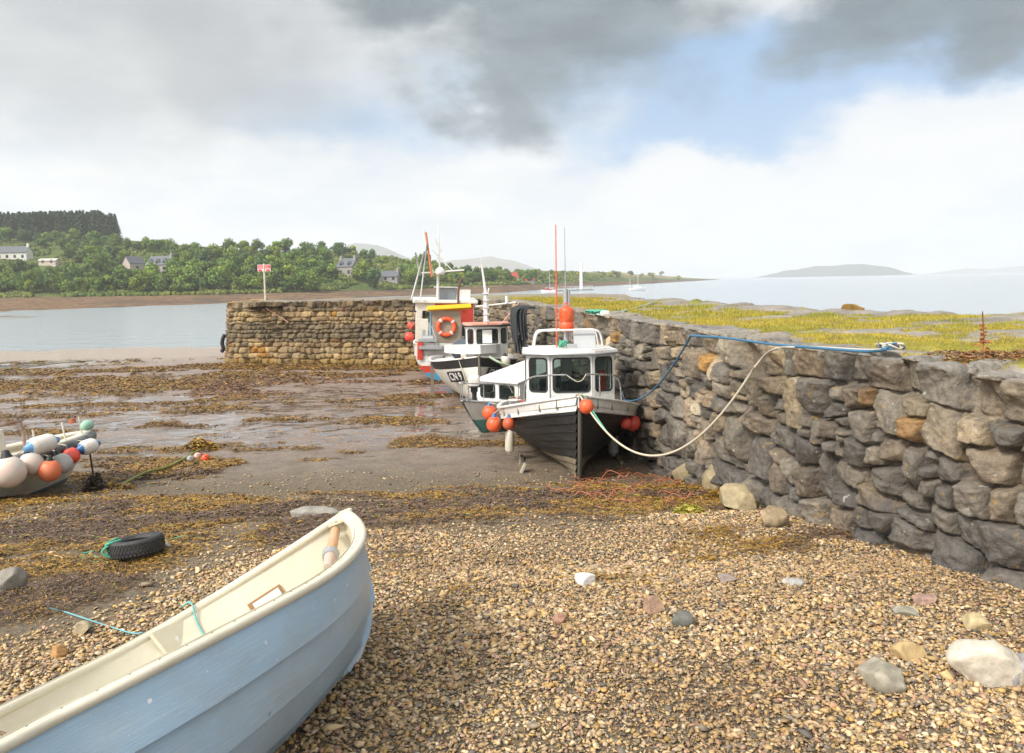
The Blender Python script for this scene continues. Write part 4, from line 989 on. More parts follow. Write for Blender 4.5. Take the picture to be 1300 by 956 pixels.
def hull_parts(root, h, bands, strakes=7, step=.012, ns=60, deck=None, deck_mat=None, gun=(.05, .05), gun_mat=None, s0=0.0, plank_mats=None):
    """bands: [(u_top, material index)]; materials list in plank_mats"""
    S = s0+(1-s0)*np.linspace(0, 1, ns)**.85
    us, offs, mi = [], [], []
    ub = [0]+[b[0] for b in bands]
    for k in range(strakes):
        a, b = k/strakes, (k+1)/strakes
        for t in np.linspace(0, 1, 4):
            us.append(a+(b-a)*t); offs.append(step*(1-t) if k else 0)
    us = np.array(us); offs = np.array(offs)
    vs = []
    for side in (1, -1):
        P = hpt(S[:, None], us[None], side, h); P1 = hpt(S[:, None], np.clip(us+.02, 0, 1)[None], side, h); P0 = hpt(S[:, None], np.clip(us-.02, 0, 1)[None], side, h)
        t = P1-P0; n = np.stack([0*t[..., 0], t[..., 2]*side, -t[..., 1]*side], -1); n /= np.linalg.norm(n, axis=-1, keepdims=True)+1e-9
        vs.append(P+n*offs[None, :, None])
    m_ = len(us); F = [gridfaces(ns, m_), gridfaces(ns, m_)[:, ::-1]+ns*m_]
    uf = np.array([(us[j]+us[min(j+1, m_-1)])/2 for j in range(m_-1)]); mf = np.array([next((b[1] for b in bands if u <= b[0]+1e-6), bands[-1][1]) for u in uf])
    MI = [np.tile(mf, ns-1)]*2
    allv = np.concatenate([v.reshape(-1, 3) for v in vs])
    # transom
    tr = np.array([[j, j+1, ns*m_+j+1, ns*m_+j] for j in range(m_-1)]); F.append(tr); MI.append(mf)
    o = npmesh('hull', allv, np.concatenate(F), plank_mats, True, None, root, np.concatenate(MI))
    try: o.data.set_sharp_from_angle(angle=math.radians(25))
    except Exception: pass
    # gunwale cap
    gw, gh = gun; vs = []; m2 = 4
    for side in (1, -1):
        P = hpt(S, np.ones(ns), side, h); T = np.gradient(P, axis=0); nn = np.stack([T[:, 1], -T[:, 0], 0*T[:, 0]], -1)*-side; nn /= np.linalg.norm(nn, axis=1)[:, None]
        iy = np.minimum(gw, np.abs(P[:, 1])-.001)
        for (o_, z_) in ((.018, -gh), (.018, .012), (-1, .012), (-1, -gh)):
            Q = P+nn*(o_ if o_ > 0 else 0); Q[:, 2] += z_
            if o_ < 0: Q[:, 1] -= side*iy
            vs.append(Q)
    G_ = np.stack(vs, 0); fs = []
    for sd in (0, 4):
        for k in range(4):
            for i in range(ns-1):
                q = [(sd+k)*ns+i, (sd+k)*ns+i+1, (sd+(k+1) % 4)*ns+i+1, (sd+(k+1) % 4)*ns+i]; fs.append(q)
        fs.append([sd*ns, (sd+1)*ns, (sd+2)*ns, (sd+3)*ns]); fs.append([sd*ns+ns-1, (sd+1)*ns+ns-1, (sd+2)*ns+ns-1, (sd+3)*ns+ns-1])
    go = npmesh('gunwale', G_.reshape(-1, 3), fs, gun_mat, False, None, root)
    if deck is not None:
        uu = np.linspace(-1, 1, 9); ud = max(.05, 1-deck/h['D'])
        zt = hpt(S, np.ones(ns), 1, h)[:, 2]; P = hpt(S, np.full(ns, .97), 1, h)
        D_ = np.stack([np.repeat(P[:, 0:1], 9, 1), np.maximum(P[:, 1:2]-.03, .002)*uu[None], np.repeat(zt[:, None]-deck, 9, 1)+.03*(1-uu[None]**2)], -1)
        # inside of the bulwark
        npmesh('deck', D_, gridfaces(ns, 9), deck_mat, True, None, root)
        iv = []
        for side in (1, -1):
            Q = P.copy(); Q[:, 1] = side*np.maximum(Q[:, 1]-.03, .002); Q[:, 2] = zt-deck; R2 = Q.copy(); R2[:, 2] = zt-.01; iv += [Q, R2]
        f2 = [[i, i+1, ns+i+1, ns+i] for i in range(ns-1)]+[[2*ns+i, 2*ns+i+1, 3*ns+i+1, 3*ns+i] for i in range(ns-1)]+[[0, ns, 3*ns, 2*ns]]
        npmesh('bulwark', np.concatenate(iv), f2, gun_mat, True, None, root)
    return o
def place(name, bow_xy, ang, h, z, pitch=0, heel=0, keel=True):
    """empty under the keel; bow_xy is where the stem foot stands, ang = world angle of stern-to-bow"""
    Rm = Matrix.Rotation(ang, 4, 'Z') @ Matrix.Rotation(-pitch, 4, 'Y') @ Matrix.Rotation(heel, 4, 'X')
    fx = Rm @ V((h['L']-h['rake'], 0, 0))
    return empty(name, M=Matrix.Translation(V((bow_xy[0], bow_xy[1], z))-fx) @ Rm)
# paints
P_white = mat('gloss_white_paint', (.72, .715, .69), .36, .07, 2, .05, 30, dirt=(.40, .30, .20), ds=2.4, da=.42, stretch=(3, 3, .55))
P_cream = mat('old_cream_paint', (.66, .62, .53), .45, .07, 2, .1, 30, dirt=(.40, .33, .22), ds=2.5, da=.5)
P_black = mat('black_tarred_planks', (.007, .0065, .006), .50, .3, 3, .4, 18, dirt=(.032, .029, .025), ds=2.2, da=.5, stretch=(.5, 1, 5))
P_fouled = mat('fouled_bottom', (.24, .19, .12), .8, .4, 4, .6, 40, dirt=(.06, .05, .035), ds=4, da=.9)
P_greyb = mat('grey_antifoul', (.22, .20, .17), .7, .3, 3, .4, 30, dirt=(.12, .10, .07), ds=3, da=.8)
P_rubber = mat('black_rubber', (.018, .018, .02), .55, .2, 6, .3, 60)
P_grey = mat('grey_deck_paint', (.32, .33, .33), .6, .12, 3, .1, 30, dirt=(.2, .17, .13), ds=3, da=.5)
P_red = mat('red_paint', (.55, .05, .03), .4, .1, 3, .05, 30, dirt=(.3, .05, .03), ds=3, da=.4)
P_blue = mat('blue_paint', (.05, .26, .46), .45, .1, 3, .05, 30)
P_orange = mat('orange_plastic', (.78, .085, .02), .42, .10, 5, .05, 40, dirt=(.60, .22, .10), ds=5, da=.55)
P_buoyred = mat('red_buoy_plastic', (.74, .05, .03), .40, .10, 5, .05, 40, dirt=(.55, .20, .14), ds=5, da=.55)
P_wood = mat('weathered_ply', (.34, .27, .20), .8, .2, 2, .3, 20, dirt=(.2, .15, .11), ds=4, da=.6, stretch=(1, 1, 6))
P_timber = mat('grey_timber', (.20, .165, .12), .85, .25, 3, .5, 30, stretch=(4, 4, .6))
P_steel = mat('stainless_tube', (.55, .55, .54), .25, .05, 5, 0, metal=.85)
P_alu = mat('dull_aluminium', (.40, .41, .42), .45, .1, 5, .1, 40, metal=.5)
P_yellow = mat('yellow_canvas', (.85, .50, .01), .6, .06, 3, .1, 20)
P_rope = mat('cream_rope', (.55, .49, .38), .85, .12, 20, .8, 150)
P_bluerope = mat('blue_rope', (.05, .16, .28), .8, .15, 20, .8, 150)
P_greenrope = mat('green_rope', (.10, .40, .27), .8, .2, 20, .8, 150)
P_netgreen = mat('green_net', (.05, .16, .12), .85, .3, 20, .9, 120)
P_white2 = mat('white_vinyl', (.72, .70, .66), .4, .05, 6, .05, 30, dirt=(.5, .40, .28), ds=4, da=.6)
P_bluev = mat('blue_vinyl', (.03, .12, .30), .4, .1, 6)
P_dark = mat('dark_inside', (.02, .02, .022), .7, .1)
def glassmat():
    m, nt, b = nodes('window_glass'); b.inputs['Base Color'].default_value = (.012, .016, .018, 1); b.inputs['Roughness'].default_value = .06
    tr = N(nt, 'ShaderNodeBsdfTransparent'); tr.inputs[0].default_value = (.86, .92, .90, 1); mxs = N(nt, 'ShaderNodeMixShader'); mxs.inputs[0].default_value = .24
    nt.links.new(tr.outputs[0], mxs.inputs[1]); nt.links.new(b.outputs[0], mxs.inputs[2]); nt.links.new(mxs.outputs[0], nt.nodes['Material Output'].inputs['Surface']); return m
P_glass = glassmat()
def panel(root, a, b, zb, zt, wins, th=.035, wallm=None, fr=P_rubber, top=None, inset=.0, name='cabin_wall', out=1, z2=None):
    """upright wall from plan point a to b; wins = [(cx, cz, w, h, r)] measured along the wall"""
    a3, b3 = V((a[0], a[1], zb)), V((b[0], b[1], zb)); L = (b3-a3).length; x = (b3-a3)/L
    nrm = V((x.y, -x.x, 0))*out
    M = Matrix(((x.x, 0, nrm.x, a3.x), (x.y, 0, nrm.y, a3.y), (0, 1, 0, a3.z), (0, 0, 0, 1)))
    o1 = [(0, 0), (L, 0), (L, (z2 or zt)-zb), (0, zt-zb)]
    holes = [rrect(cx, cz, w_, h_, r_) for cx, cz, w_, h_, r_ in wins]
    w = MB().poly(o1, holes, th, M).build(name, wallm or P_white, root)
    for cx, cz, w_, h_, r_ in wins:
        f = MB().poly(rrect(cx, cz, w_+.05, h_+.05, r_+.025), [rrect(cx, cz, w_-.012, h_-.012, r_)], .012, M @ Matrix.Translation((0, 0, th))).build('window', fr, root)
        MB().poly(rrect(cx, cz, w_+.006, h_+.006, r_), (), .006, M @ Matrix.Translation((0, 0, th*.6))).build('glass', P_glass, f)
    return w
def fender_ball(p, r, label, colm, rope_top=None, elong=1.12, grp=None, neck=P_rubber, tiltv=(0, 0, 0), top=None):
    """inflatable buoy with a black neck and its lanyard"""
    root = empty('fender_buoy', p); root.rotation_euler = tiltv; tag(root, label, 'fender', grp)
    prof = [(r*math.sin(a), -r*math.cos(a)*1.0 if a < 1.57 else -r*math.cos(a)*elong) for a in np.linspace(0, 2.72, 18)]
    MB().lathe(prof, seg=24).build('ball', colm, root)
    z0 = prof[-1][1]
    MB().lathe([(prof[-1][0]*1.03, z0-.01), (r*.26, z0+r*.22), (r*.22, z0+r*.42), (r*.12, z0+r*.5), (.001, z0+r*.5)], seg=14).build('neck', neck, root)
    if rope_top is not None:
        q = Euler(tiltv).to_matrix().inverted() @ (V(rope_top)-V(p)); MB().tube([(0, 0, z0+r*.4), V((0, 0, z0+r*.5)).lerp(q, .5), q], .008, 6).build('lanyard', P_rope, root)
    return root
def fender_cyl(p, r, L, label, colm, axis=(0, 0, 1), grp=None, endm=None, rope_top=None):
    root = empty('cylinder_fender', p); tag(root, label, 'fender', grp); Mx = V(axis).to_track_quat('Z', 'Y').to_matrix()
    pr = [(.001, -L/2), (r*.45, -L/2), (r*.8, -L/2+r*.25), (r, -L/2+r*.7), (r, L/2-r*.7), (r*.8, L/2-r*.25), (r*.45, L/2), (.001, L/2)]
    MB().lathe(pr, seg=20, M=Mx).build('body', colm, root)
    for s in (-1, 1):
        MB().lathe([(r*.46, s*L/2), (r*.35, s*(L/2+r*.3)), (.001, s*(L/2+r*.35))] if endm is None else [(r*.83, s*(L/2-r*.28)), (r*.47, s*(L/2+.004)), (r*.3, s*(L/2+r*.4)), (.001, s*(L/2+r*.4))], seg=16, M=Mx).build('end_cap', endm or colm, root)
    if rope_top is not None: MB().tube([V((0, 0, 0))+Mx @ V((0, 0, L/2)), V(rope_top)-V(p)], .008, 6).build('lanyard', P_rope, root)
    return root
def rope(name, pts, r, mt, label, sm_=True, grp=None):
    return tag(MB().tube(spline(pts, 6) if sm_ else pts, r, 8).build(name, mt), label, 'rope', grp)
def tangle(c, w_, hgt, n, r, seed, turns=60):
    q = np.random.default_rng(seed); out = []
    for k in range(n):
        ph = q.uniform(0, 6.28, 6); fq = q.uniform(.6, 2.2, 3); am = q.uniform(.4, 1, 3)
        t = np.linspace(0, 6.28, turns)
        out.append([V((c[0]+w_[0]*am[0]*.5*math.sin(fq[0]*a+ph[0])+q.normal(0, .005), c[1]+w_[1]*am[1]*.5*math.sin(fq[1]*a*1.3+ph[1]), c[2]+hgt*abs(math.sin(fq[2]*a+ph[2]))*(.4+.6*am[2]))) for a in t])
    return out

# ================================================================== blue dinghy in the foreground
HD = dict(L=2.857, B=1.637, D=.741, rise=.248, rake=.722, q=3.64, pb=2.10, tw=.78, w0=1.2)
def worn_gelcoat(name, col, scratch, sc_amt, st, rough=.38):
    m, nt, b = nodes(name); tc = N(nt, 'ShaderNodeTexCoord'); v = tc.outputs['Object']
    mp = N(nt, 'ShaderNodeMapping'); mp.inputs['Scale'].default_value = st; nt.links.new(v, mp.inputs[0])
    c = mix(nt, noise(nt, v, 1.7, 5), tuple(x*.86 for x in col), tuple(x*1.15 for x in col))
    c = mix(nt, ramp(nt, noise(nt, mp.outputs[0], 9, 6, .7), [(.50, gray(0)), (.75, gray(.55))]), c, scratch)
    c = mix(nt, ramp(nt, noise(nt, mp.outputs[0], 34, 3, .6), [(.66, gray(0)), (.70, gray(sc_amt))]), c, scratch)
    c = mix(nt, ramp(nt, noise(nt, v, 17, 3, .5), [(.71, gray(0)), (.73, gray(.85))]), c, (.72, .74, .74))
    c = mix(nt, ramp(nt, noise(nt, v, 11, 4, .6), [(.70, gray(0)), (.73, gray(.7))]), c, tuple(x*.45 for x in col))
    c = mix(nt, ramp(nt, noise(nt, v, 1.3, 9, .75), [(.52, gray(0)), (.70, gray(.38))]), c, (.33, .30, .24))
    nt.links.new(c, b.inputs['Base Color']); b.inputs['Roughness'].default_value = rough
    n1 = bump(nt, None, noise(nt, mp.outputs[0], 22, 4, .6), .35, .004); bump(nt, b, noise(nt, v, 3, 3), .25, .02, n1)
    return m
M_blue = worn_gelcoat('faded_blue_gelcoat', (.31, .44, .56), (.50, .60, .68), .6, (.45, 1, 11), .33)
M_creamg = worn_gelcoat('cream_gelcoat', (.62, .575, .455), (.70, .67, .58), .3, (1, 1, 3), .45)
M_paleb = mat('pale_blue_boot_top', (.42, .52, .60), .4, .1, 3, .1, 30, dirt=(.2, .25, .28), ds=3, da=.6)
bx, by, bz, yaw, pt, heel = -0.8696, 5.3689, 1.3605, 1.1956, .0387, -.4059
def dxf():
    c, s = math.cos(heel), math.sin(heel); A = np.array([[1, 0, 0], [0, c, s], [0, -s, c]])
    c, s = math.cos(pt), math.sin(pt); A = A@np.array([[c, 0, -s], [0, 1, 0], [s, 0, c]])
    c, s = math.cos(yaw), math.sin(yaw); A = A@np.array([[c, s, 0], [-s, c, 0], [0, 0, 1]])
    B_ = A.T; t = np.array([bx, by, bz])-B_@np.array([HD['L'], 0, 0]); M = Matrix.Identity(4)
    for i in range(3):
        for j in range(3): M[i][j] = B_[i, j]
        M[i][3] = t[i]
    return M
EXT = 1.0                                     # metres of hull added aft of the stations above
def hptD(s, u, side, h):
    x_full = s*(h['L']+EXT)-EXT; s2 = np.clip(x_full/h['L'], 0, 1)
    P = hpt(s2, u, side, h); P[..., 0] = np.where(x_full < 0, x_full, P[..., 0]); return P
dn = empty('blue_dinghy', M=dxf()); tag(dn, 'pale blue clinker dinghy with cream gunwale heeled over on the shingle in front', 'dinghy')
ns = 90; S = np.linspace(0, 1, ns)**.8; us, offs = [], []
edges = [0, .20, .40, .60, .80, 1.0]
for k in range(len(edges)-1):
    for t in (0, .25, .5, .75, .90, .955, 1): us.append(edges[k]+(edges[k+1]-edges[k])*t); offs.append((.036*(1-t)-(.010 if t == 1 and k < 4 else 0)) if k else .004)
us = np.array(us); offs = np.array(offs); vs = []
for side in (1, -1):
    P = hptD(S[:, None], us[None], side, HD); t = hptD(S[:, None], np.clip(us+.02, 0, 1)[None], side, HD)-hptD(S[:, None], np.clip(us-.02, 0, 1)[None], side, HD)
    n_ = np.stack([.0*t[..., 0], t[..., 2]*side, -t[..., 1]*side], -1); n_ /= np.linalg.norm(n_, axis=-1, keepdims=True); vs.append(P+n_*offs[None, :, None])
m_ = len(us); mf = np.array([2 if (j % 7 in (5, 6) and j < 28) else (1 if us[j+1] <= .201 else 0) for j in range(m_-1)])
o = npmesh('hull', np.concatenate([v.reshape(-1, 3) for v in vs]), np.concatenate([gridfaces(ns, m_), gridfaces(ns, m_)[:, ::-1]+ns*m_, [[j, j+1, ns*m_+j+1, ns*m_+j] for j in range(m_-1)]]), [M_blue, M_paleb, mat('lap_shadow_paint', (.035, .06, .09), .7, .3)], True, None, dn, np.concatenate([np.tile(mf, ns-1)]*2+[mf]))  # third material: dark strip under each plank lap, lap shadow painted as colour
o.data.set_sharp_from_angle(angle=math.radians(22))
# inner skin
ui = np.linspace(.05, 1, 24); vs = []
for side in (1, -1):
    P = hptD(S[:, None], ui[None], side, HD); P[..., 1] = side*np.maximum(np.abs(P[..., 1])-.045, .0); P[..., 2] += .03; P[..., 0] = np.minimum(P[..., 0], HD['L']-.08*(1-0*P[..., 0])-0); vs.append(P)
m_ = 24
npmesh('inner_skin', np.concatenate([v.reshape(-1, 3) for v in vs]), np.concatenate([gridfaces(ns, m_)[:, ::-1], gridfaces(ns, m_)+ns*m_]), M_creamg, True, None, dn)
# gunwale: wide rounded cream rail
vs = []; prof = [(.018, -.018), (.030, -.006), (.030, .012), (.016, .022), (-.045, .022), (-.060, .012), (-.062, -.012), (-.050, -.03)]
K_ = len(prof)
for side in (1, -1):
    P = hptD(S, np.ones(ns), side, HD); T = np.gradient(P, axis=0); nn = np.stack([T[:, 1], -T[:, 0], 0*T[:, 0]], -1)*-side; nn /= np.linalg.norm(nn, axis=1)[:, None]
    for (a, b) in prof:
        Q = P+nn*a; Q[:, 2] += b
        Q[:, 1] = np.where(side*Q[:, 1] < .001, side*.001, Q[:, 1]); vs.append(Q)
G_ = np.stack(vs, 0); fs = []
for sd in (0, K_):
    for k in range(K_):
        for i in range(ns-1): fs.append([(sd+k)*ns+i, (sd+k)*ns+i+1, (sd+(k+1) % K_)*ns+i+1, (sd+(k+1) % K_)*ns+i])
npmesh('gunwale', G_.reshape(-1, 3), fs, M_creamg, True, None, dn)
fb = MB()
for sd in (1, -1):
    for s_ in np.linspace(.05, .97, 30):
        q_ = hptD(np.array(s_), np.array(1.), sd, HD); fb.cyl((q_[0], q_[1]-sd*.018, q_[2]+.019), (q_[0], q_[1]-sd*.018, q_[2]+.0245), .0045, seg=6)
fb.build('rivet', mat('verdigris_rivet', (.16, .17, .12), .6), dn)
# stem head, breasthook, keel band
mb = MB(); mb.tube([V(hpt(np.array(1.0), np.array(u), 1, HD))*1+V((.006, -.012, 0)) for u in np.linspace(.0, 1, 24)], .040, 10); mb.build('stem_band', M_blue, dn)
mb = MB(); mb.tube([(x, 0, -.012) for x in np.linspace(-EXT, HD['L']-HD['rake'], 12)]+[V(hpt(np.array(1.0), np.array(u), 1, HD))+V((.01, -.018, -.02)) for u in np.linspace(.02, .55, 16)], .033, 8); mb.build('keel', mat('white_keel_band', (.66, .68, .68), .4, .08, 4, .1, 40, dirt=(.4, .4, .38), ds=5, da=.5), dn)
bh = [tuple(hpt(np.array(s_), np.array(1.), 1, HD)[:2]) for s_ in np.linspace(.955, 1, 8)]; bh = [(x, max(y-.03, .004)) for x, y in bh]; bh = bh+[(x, -y) for x, y in bh[::-1]]
zt = float(hpt(np.array(.95), np.array(1.), 1, HD)[2])
MB().poly(bh, (), .03, Matrix.Translation((-.02, 0, zt-.0)) @ Matrix.Translation((2.8, 0, 0)) @ Matrix.Rotation(-.16, 4, 'Y') @ Matrix.Translation((-2.8, 0, 0))).build('breasthook', M_creamg, dn)
def dside(s, u, inn=.06, side=1): q = hptD(np.array((s*HD['L']+EXT)/(HD['L']+EXT)), np.array(float(u)), side, HD); return V((q[0], side*(abs(q[1])-inn), q[2]+.02))
# moulded side bench along the far side, knee, thwart, hatch plate
def slab(pts_top, drop, mt, name):
    mb = MB(); n = len(pts_top[0]); 
    A = [mb.bm.verts.new(p) for p in pts_top[0]]; B_ = [mb.bm.verts.new(p) for p in pts_top[1]]; C_ = [mb.bm.verts.new(V(p)-V((0, 0, drop))) for p in pts_top[1]]
    for i in range(n-1): mb.bm.faces.new((A[i], A[i+1], B_[i+1], B_[i])); mb.bm.faces.new((B_[i], B_[i+1], C_[i+1], C_[i]))
    return mb.build(name, mt, dn)
ss = np.linspace(-.2, .80, 18)
slab([[dside(s_, .62, .05) for s_ in ss], [dside(s_, .62, .05)-V((0, .20*min(1, (0.86-s_)*3), 0)) for s_ in ss]], .22, M_creamg, 'side_bench')
for s_, nm in ((.20, 'thwart'),):
    a, b_ = dside(s_, .60), dside(s_, .60, .06, -1); MB().box((a+b_)/2, (.22, (a-b_).length, .035), bev=.01).build(nm, M_creamg, dn)
kn = dside(.60, .98); 
Mk = Matrix(((1, 0, 0, kn.x), (0, 0, -1, kn.y), (0, 1, 0, kn.z), (0, 0, 0, 1)))
MB().poly([(-.13, 0), (.11, 0), (.12, -.03), (.0, -.30), (-.03, -.31), (-.05, -.30)], (), .03, Mk @ Matrix.Rotation(-.15, 4, 'X')).build('knee', M_creamg, dn)
hp = dside(.79, .80, .05)
_x = (dside(.84, .80, .05)-dside(.74, .80, .05)).normalized(); _u = (dside(.79, .90, .05)-dside(.79, .70, .05)); _n = _x.cross(_u).normalized(); _n = _n if _n.y < 0 else -_n; _u = _n.cross(_x)*-1
_u = _u if _u.z > 0 else -_u
pl_ = MB().box((0, 0, 0), (.24, .012, .085), bev=.004).build('hatch_plate', mat('rusty_frame', (.30, .17, .07), .7, .2), dn); _q = hp+_n*.012; pl_.matrix_local = Matrix(((_x.x, -_n.x, _u.x, _q.x), (_x.y, -_n.y, _u.y, _q.y), (_x.z, -_n.z, _u.z, _q.z), (0, 0, 0, 1)))
q_ = MB().box((0, -.012, 0), (.19, .008, .05)).build('white_label', P_white, pl_)
# oarlock notch, wooden oar end, small ropes (own things)
M_varn = mat('worn_varnished_wood', (.50, .27, .11), .5, .25, 6, .2, 40, dirt=(.55, .40, .33), ds=3, da=.6)
Mw = dn.matrix_world
pA, pB = Mw @ V((HD['L']*.955-.02, .02, .90)), Mw @ V((HD['L']*.80, -.16, .73))
orr = empty('wooden_handle', pA); tag(orr, 'varnished wooden handle with a grey metal collar lying inside the dinghy bow', 'oar handle')
d_ = pB-pA; MB().cyl((0, 0, 0), d_*.72, .033, .036, 14).build('shaft', M_varn, orr); MB().cyl(d_*.70, d_*.80, .058, .050, 16).build('collar', P_alu, orr); MB().cyl(d_*.80, d_*1.08, .040, .028, 14).build('tip', mat('pinkish_worn_wood', (.50, .38, .32), .6), orr)
P_oldrope = mat('brown_frayed_rope', (.28, .19, .12), .9, .3, 20, .9, 120)
c_ = dside(.46, .66, .17)
tag(MB().tube([Mw @ (c_+V((.10*math.cos(a), .02*math.sin(a), .10*math.sin(a)))) for a in np.linspace(-.3, 3.3, 24)], .010, 8).build('rope', P_oldrope), 'short curl of frayed brown rope hanging inside the dinghy amidships', 'rope')
tag(MB().tube([Mw @ p for p in spline([dside(.16, 1.0, -.03)+V((0, .02, .0)), dside(.17, 1.0)+V((0, 0, .045)), dside(.20, .96, .10)+V((0, 0, .0)), dside(.24, .80, .22)], 6)], .010, 8).build('rope', P_oldrope), 'frayed brown rope draped over the dinghy far gunwale', 'rope')
tag(MB().tube([Mw @ p for p in spline([dside(.665, 1, -.02)+V((0, 0, .03)), dside(.665, 1)+V((0, 0, .03)), dside(.655, .9), dside(.645, .68)], 5)], .006, 6).build('cord', mat('turquoise_cord', (.14, .42, .42), .8)), 'thin turquoise cord hanging down inside the dinghy beside the knee', 'cord')
# ================================================================== black fishing boat by the wall
HB = dict(L=5.5, B=2.75, D=.98, rise=.55, re=1.35, rake=.42, q=1.6, pb=2.3, tw=.72, sb=.40, w0=1.05, bil=.75, fl=1.15, srise=-.16)
bb = place('black_fishing_boat', (1.04, 12.65), math.radians(-90.5), HB, .55, math.radians(2.2), math.radians(0))
tag(bb, 'black planked fishing boat with white wheelhouse aground bow first beside the harbour wall', 'fishing boat')
hull_parts(bb, HB, [(.34, 1), (.84, 0), (1, 2)], 11, .030, 70, .22, P_grey, (.07, .03), P_white, plank_mats=[P_black, P_fouled, P_white])
mb = MB(); mb.tube([V(hpt(np.array(1.0), np.array(u), 1, HB))+V((.02, -.018, 0)) for u in np.linspace(0, .88, 20)], .035, 8); mb.tube([(x, 0, -.02) for x in np.linspace(0, HB['L']-HB['rake'], 10)], .04, 8); mb.build('stem_post', mat('weathered_stem', (.09, .08, .065), .7, .4, 5, .5, 30), bb)
for s_ in (.60, .74, .86, .93):
    for sd in (1, -1):
        p = V(hpt(np.array(s_), np.array(.94), sd, HB)); MB().box(p+V((0, sd*.014, -.01)), (.035, .016, .16), (0, 0, -sd*.35*(s_-.4)*2)).build('rail_bracket', P_timber, bb)
for sd in (1, -1):
    MB().box((3.0, sd*.98, -.06), (.9, .07, .30), (sd*.5, 0, 0)).build('bilge_keel', P_timber, bb)
    if sd < 0: MB().box((4.02, sd*.93, .02), (.16, .05, .36), (sd*.45, 0, 0), .01).build('beaching_leg', mat('bleached_leg', (.36, .33, .26), .8), bb)
xf = 3.75; zb, zt = .74, 2.10; hw1, hw2, dx = .37, .77, .26
WH = [(xf, hw1), (xf, -hw1)]
def wheelhouse(root, xf, xb, hw1, hw2, dx, zb, zt, y0=0, wh=.60, wz=.62):
    c1, c2 = .74, .36
    panel(root, (xf, y0-hw1), (xf, y0+hw1), zb, zt, [(hw1, wz, 2*hw1-.11, wh, .05)], out=1)
    Ls = math.hypot(hw2-hw1, dx)
    panel(root, (xf, y0+hw1), (xf-dx, y0+hw2), zb, zt, [(Ls/2, wz, Ls-.13, wh, .05)], out=1)
    panel(root, (xf-dx, y0-hw2), (xf, y0-hw1), zb, zt, [(Ls/2, wz, Ls-.13, wh, .05)], out=1)
    Lw = xf-dx-xb
    for sd in (1, -1):
        a, b_ = (xf-dx, y0+sd*hw2), (xb, y0+sd*hw2)
        if sd < 0: a, b_ = b_, a
        panel(root, a, b_, zb, zt, [(Lw*.30, wz, Lw*.34, wh*.9, .05), (Lw*.72, wz, Lw*.34, wh*.9, .05)], out=1)
    panel(root, (xb, y0+hw2), (xb, y0-hw2), zb, zt, [(hw2*.55, wz, .45, wh*.9, .04), (hw2*1.45, wz-.15, .5, wh*1.3, .04)], out=1)
wheelhouse(bb, xf, 2.1, hw1, hw2, dx, zb, zt+.0, wh=.58, wz=.97)
mb = MB(); ol = [(xf+.14, -hw1-.05), (xf+.17, 0), (xf+.14, hw1+.05), (xf-dx+.08, hw2+.09), (2.0, hw2+.09), (2.0, -hw2-.09), (xf-dx+.08, -hw2-.09)]
mb.poly(ol, (), .05, Matrix.Translation((0, 0, zt-.005))); rf = mb.build('roof', P_white, bb)
mb = MB(); mb.poly([(x*.96+.10, y*.86) for x, y in ol], (), .03, Matrix.Translation((0, 0, zt+.045))); mb.build('roof_crown', P_white, rf)
mb = MB(); mb.tube([(x, y, zt-.012) for x, y in ol], .022, 6, True); mb.build('roof_edge', P_alu, rf)
# inside: helm, seat, red jacket
MB().box((2.9, .1, 1.25), (.5, .5, .5), bev=.03).build('helm_console', P_dark, bb); MB().torus((3.25, .12, 1.45), .17, .018, Matrix.Rotation(1.2, 3, 'Y')).build('steering_wheel', P_dark, bb)
MB().box((3.30, .60, 1.45), (.12, .14, .62), bev=.05).build('red_jacket', P_red, bb)
# rail arch on the roof, equipment
zr = zt+.09
mb = MB(); mb.tube(spline([(3.32, -.66, zr-.05), (3.36, -.62, zr+.2), (3.40, -.54, zr+.30), (3.41, -.3, zr+.315), (3.41, .3, zr+.315), (3.40, .50, zr+.30), (3.36, .58, zr+.2), (3.32, .62, zr-.05)], 5), .020, 8) ; mb.build('roof_rail', P_white, bb); mb = MB(); mb.tube(spline([(2.5, -.66, zr-.05), (2.52, -.6, zr+.25), (2.52, -.4, zr+.31), (2.52, .4, zr+.31), (2.52, .56, zr+.25), (2.5, .62, zr-.05)], 5), .016, 8); mb.build('roof_rail', P_white, bb)
MB().box((3.36, .28, zr+.14), (.34, .40, .025), (0, math.radians(68), .0), .006).build('grey_panel', mat('grey_plate', (.40, .41, .42), .45), bb)
MB().box((3.55, .03, zr+.02), (.09, .17, .10), bev=.01).build('roof_box', P_alu, bb)
tg = MB()
for t in tangle((3.25, -.10, zr), (.5, .22), .14, 3, .011, 3): tg.tube(t, .011, 5)
tag(tg.build('rope_coil', P_greenrope, None), 'green rope coiled on the black boat wheelhouse roof', 'rope coil'); bpy.context.view_layer.update(); bpy.data.objects['rope_coil'].matrix_world = bb.matrix_world.copy()
mst = MB(); mst.cyl((2.75, -.02, zt), (2.75, -.02, zt+1.18), .045, .045, 12).cyl((2.75, .045, zt+.2), (2.75, .045, zt+1.15), .025, .025, 8); mst.cyl((2.75, -.02, zt+1.18), (2.75, -.02, zt+2.35), .010, .006, 6); mst.build('mast', P_alu, bb)
MB().cyl((3.05, -.22, zr-.05), (3.05, -.20, zr+2.28), .014, .010, 8).build('orange_aerial', P_orange, bb)
can = empty('canister_buoy', bb.matrix_world @ V((2.93, -.02, zt+.62))); tag(can, 'red plastic canister buoy hung on the mast above the black boat wheelhouse', 'buoy')
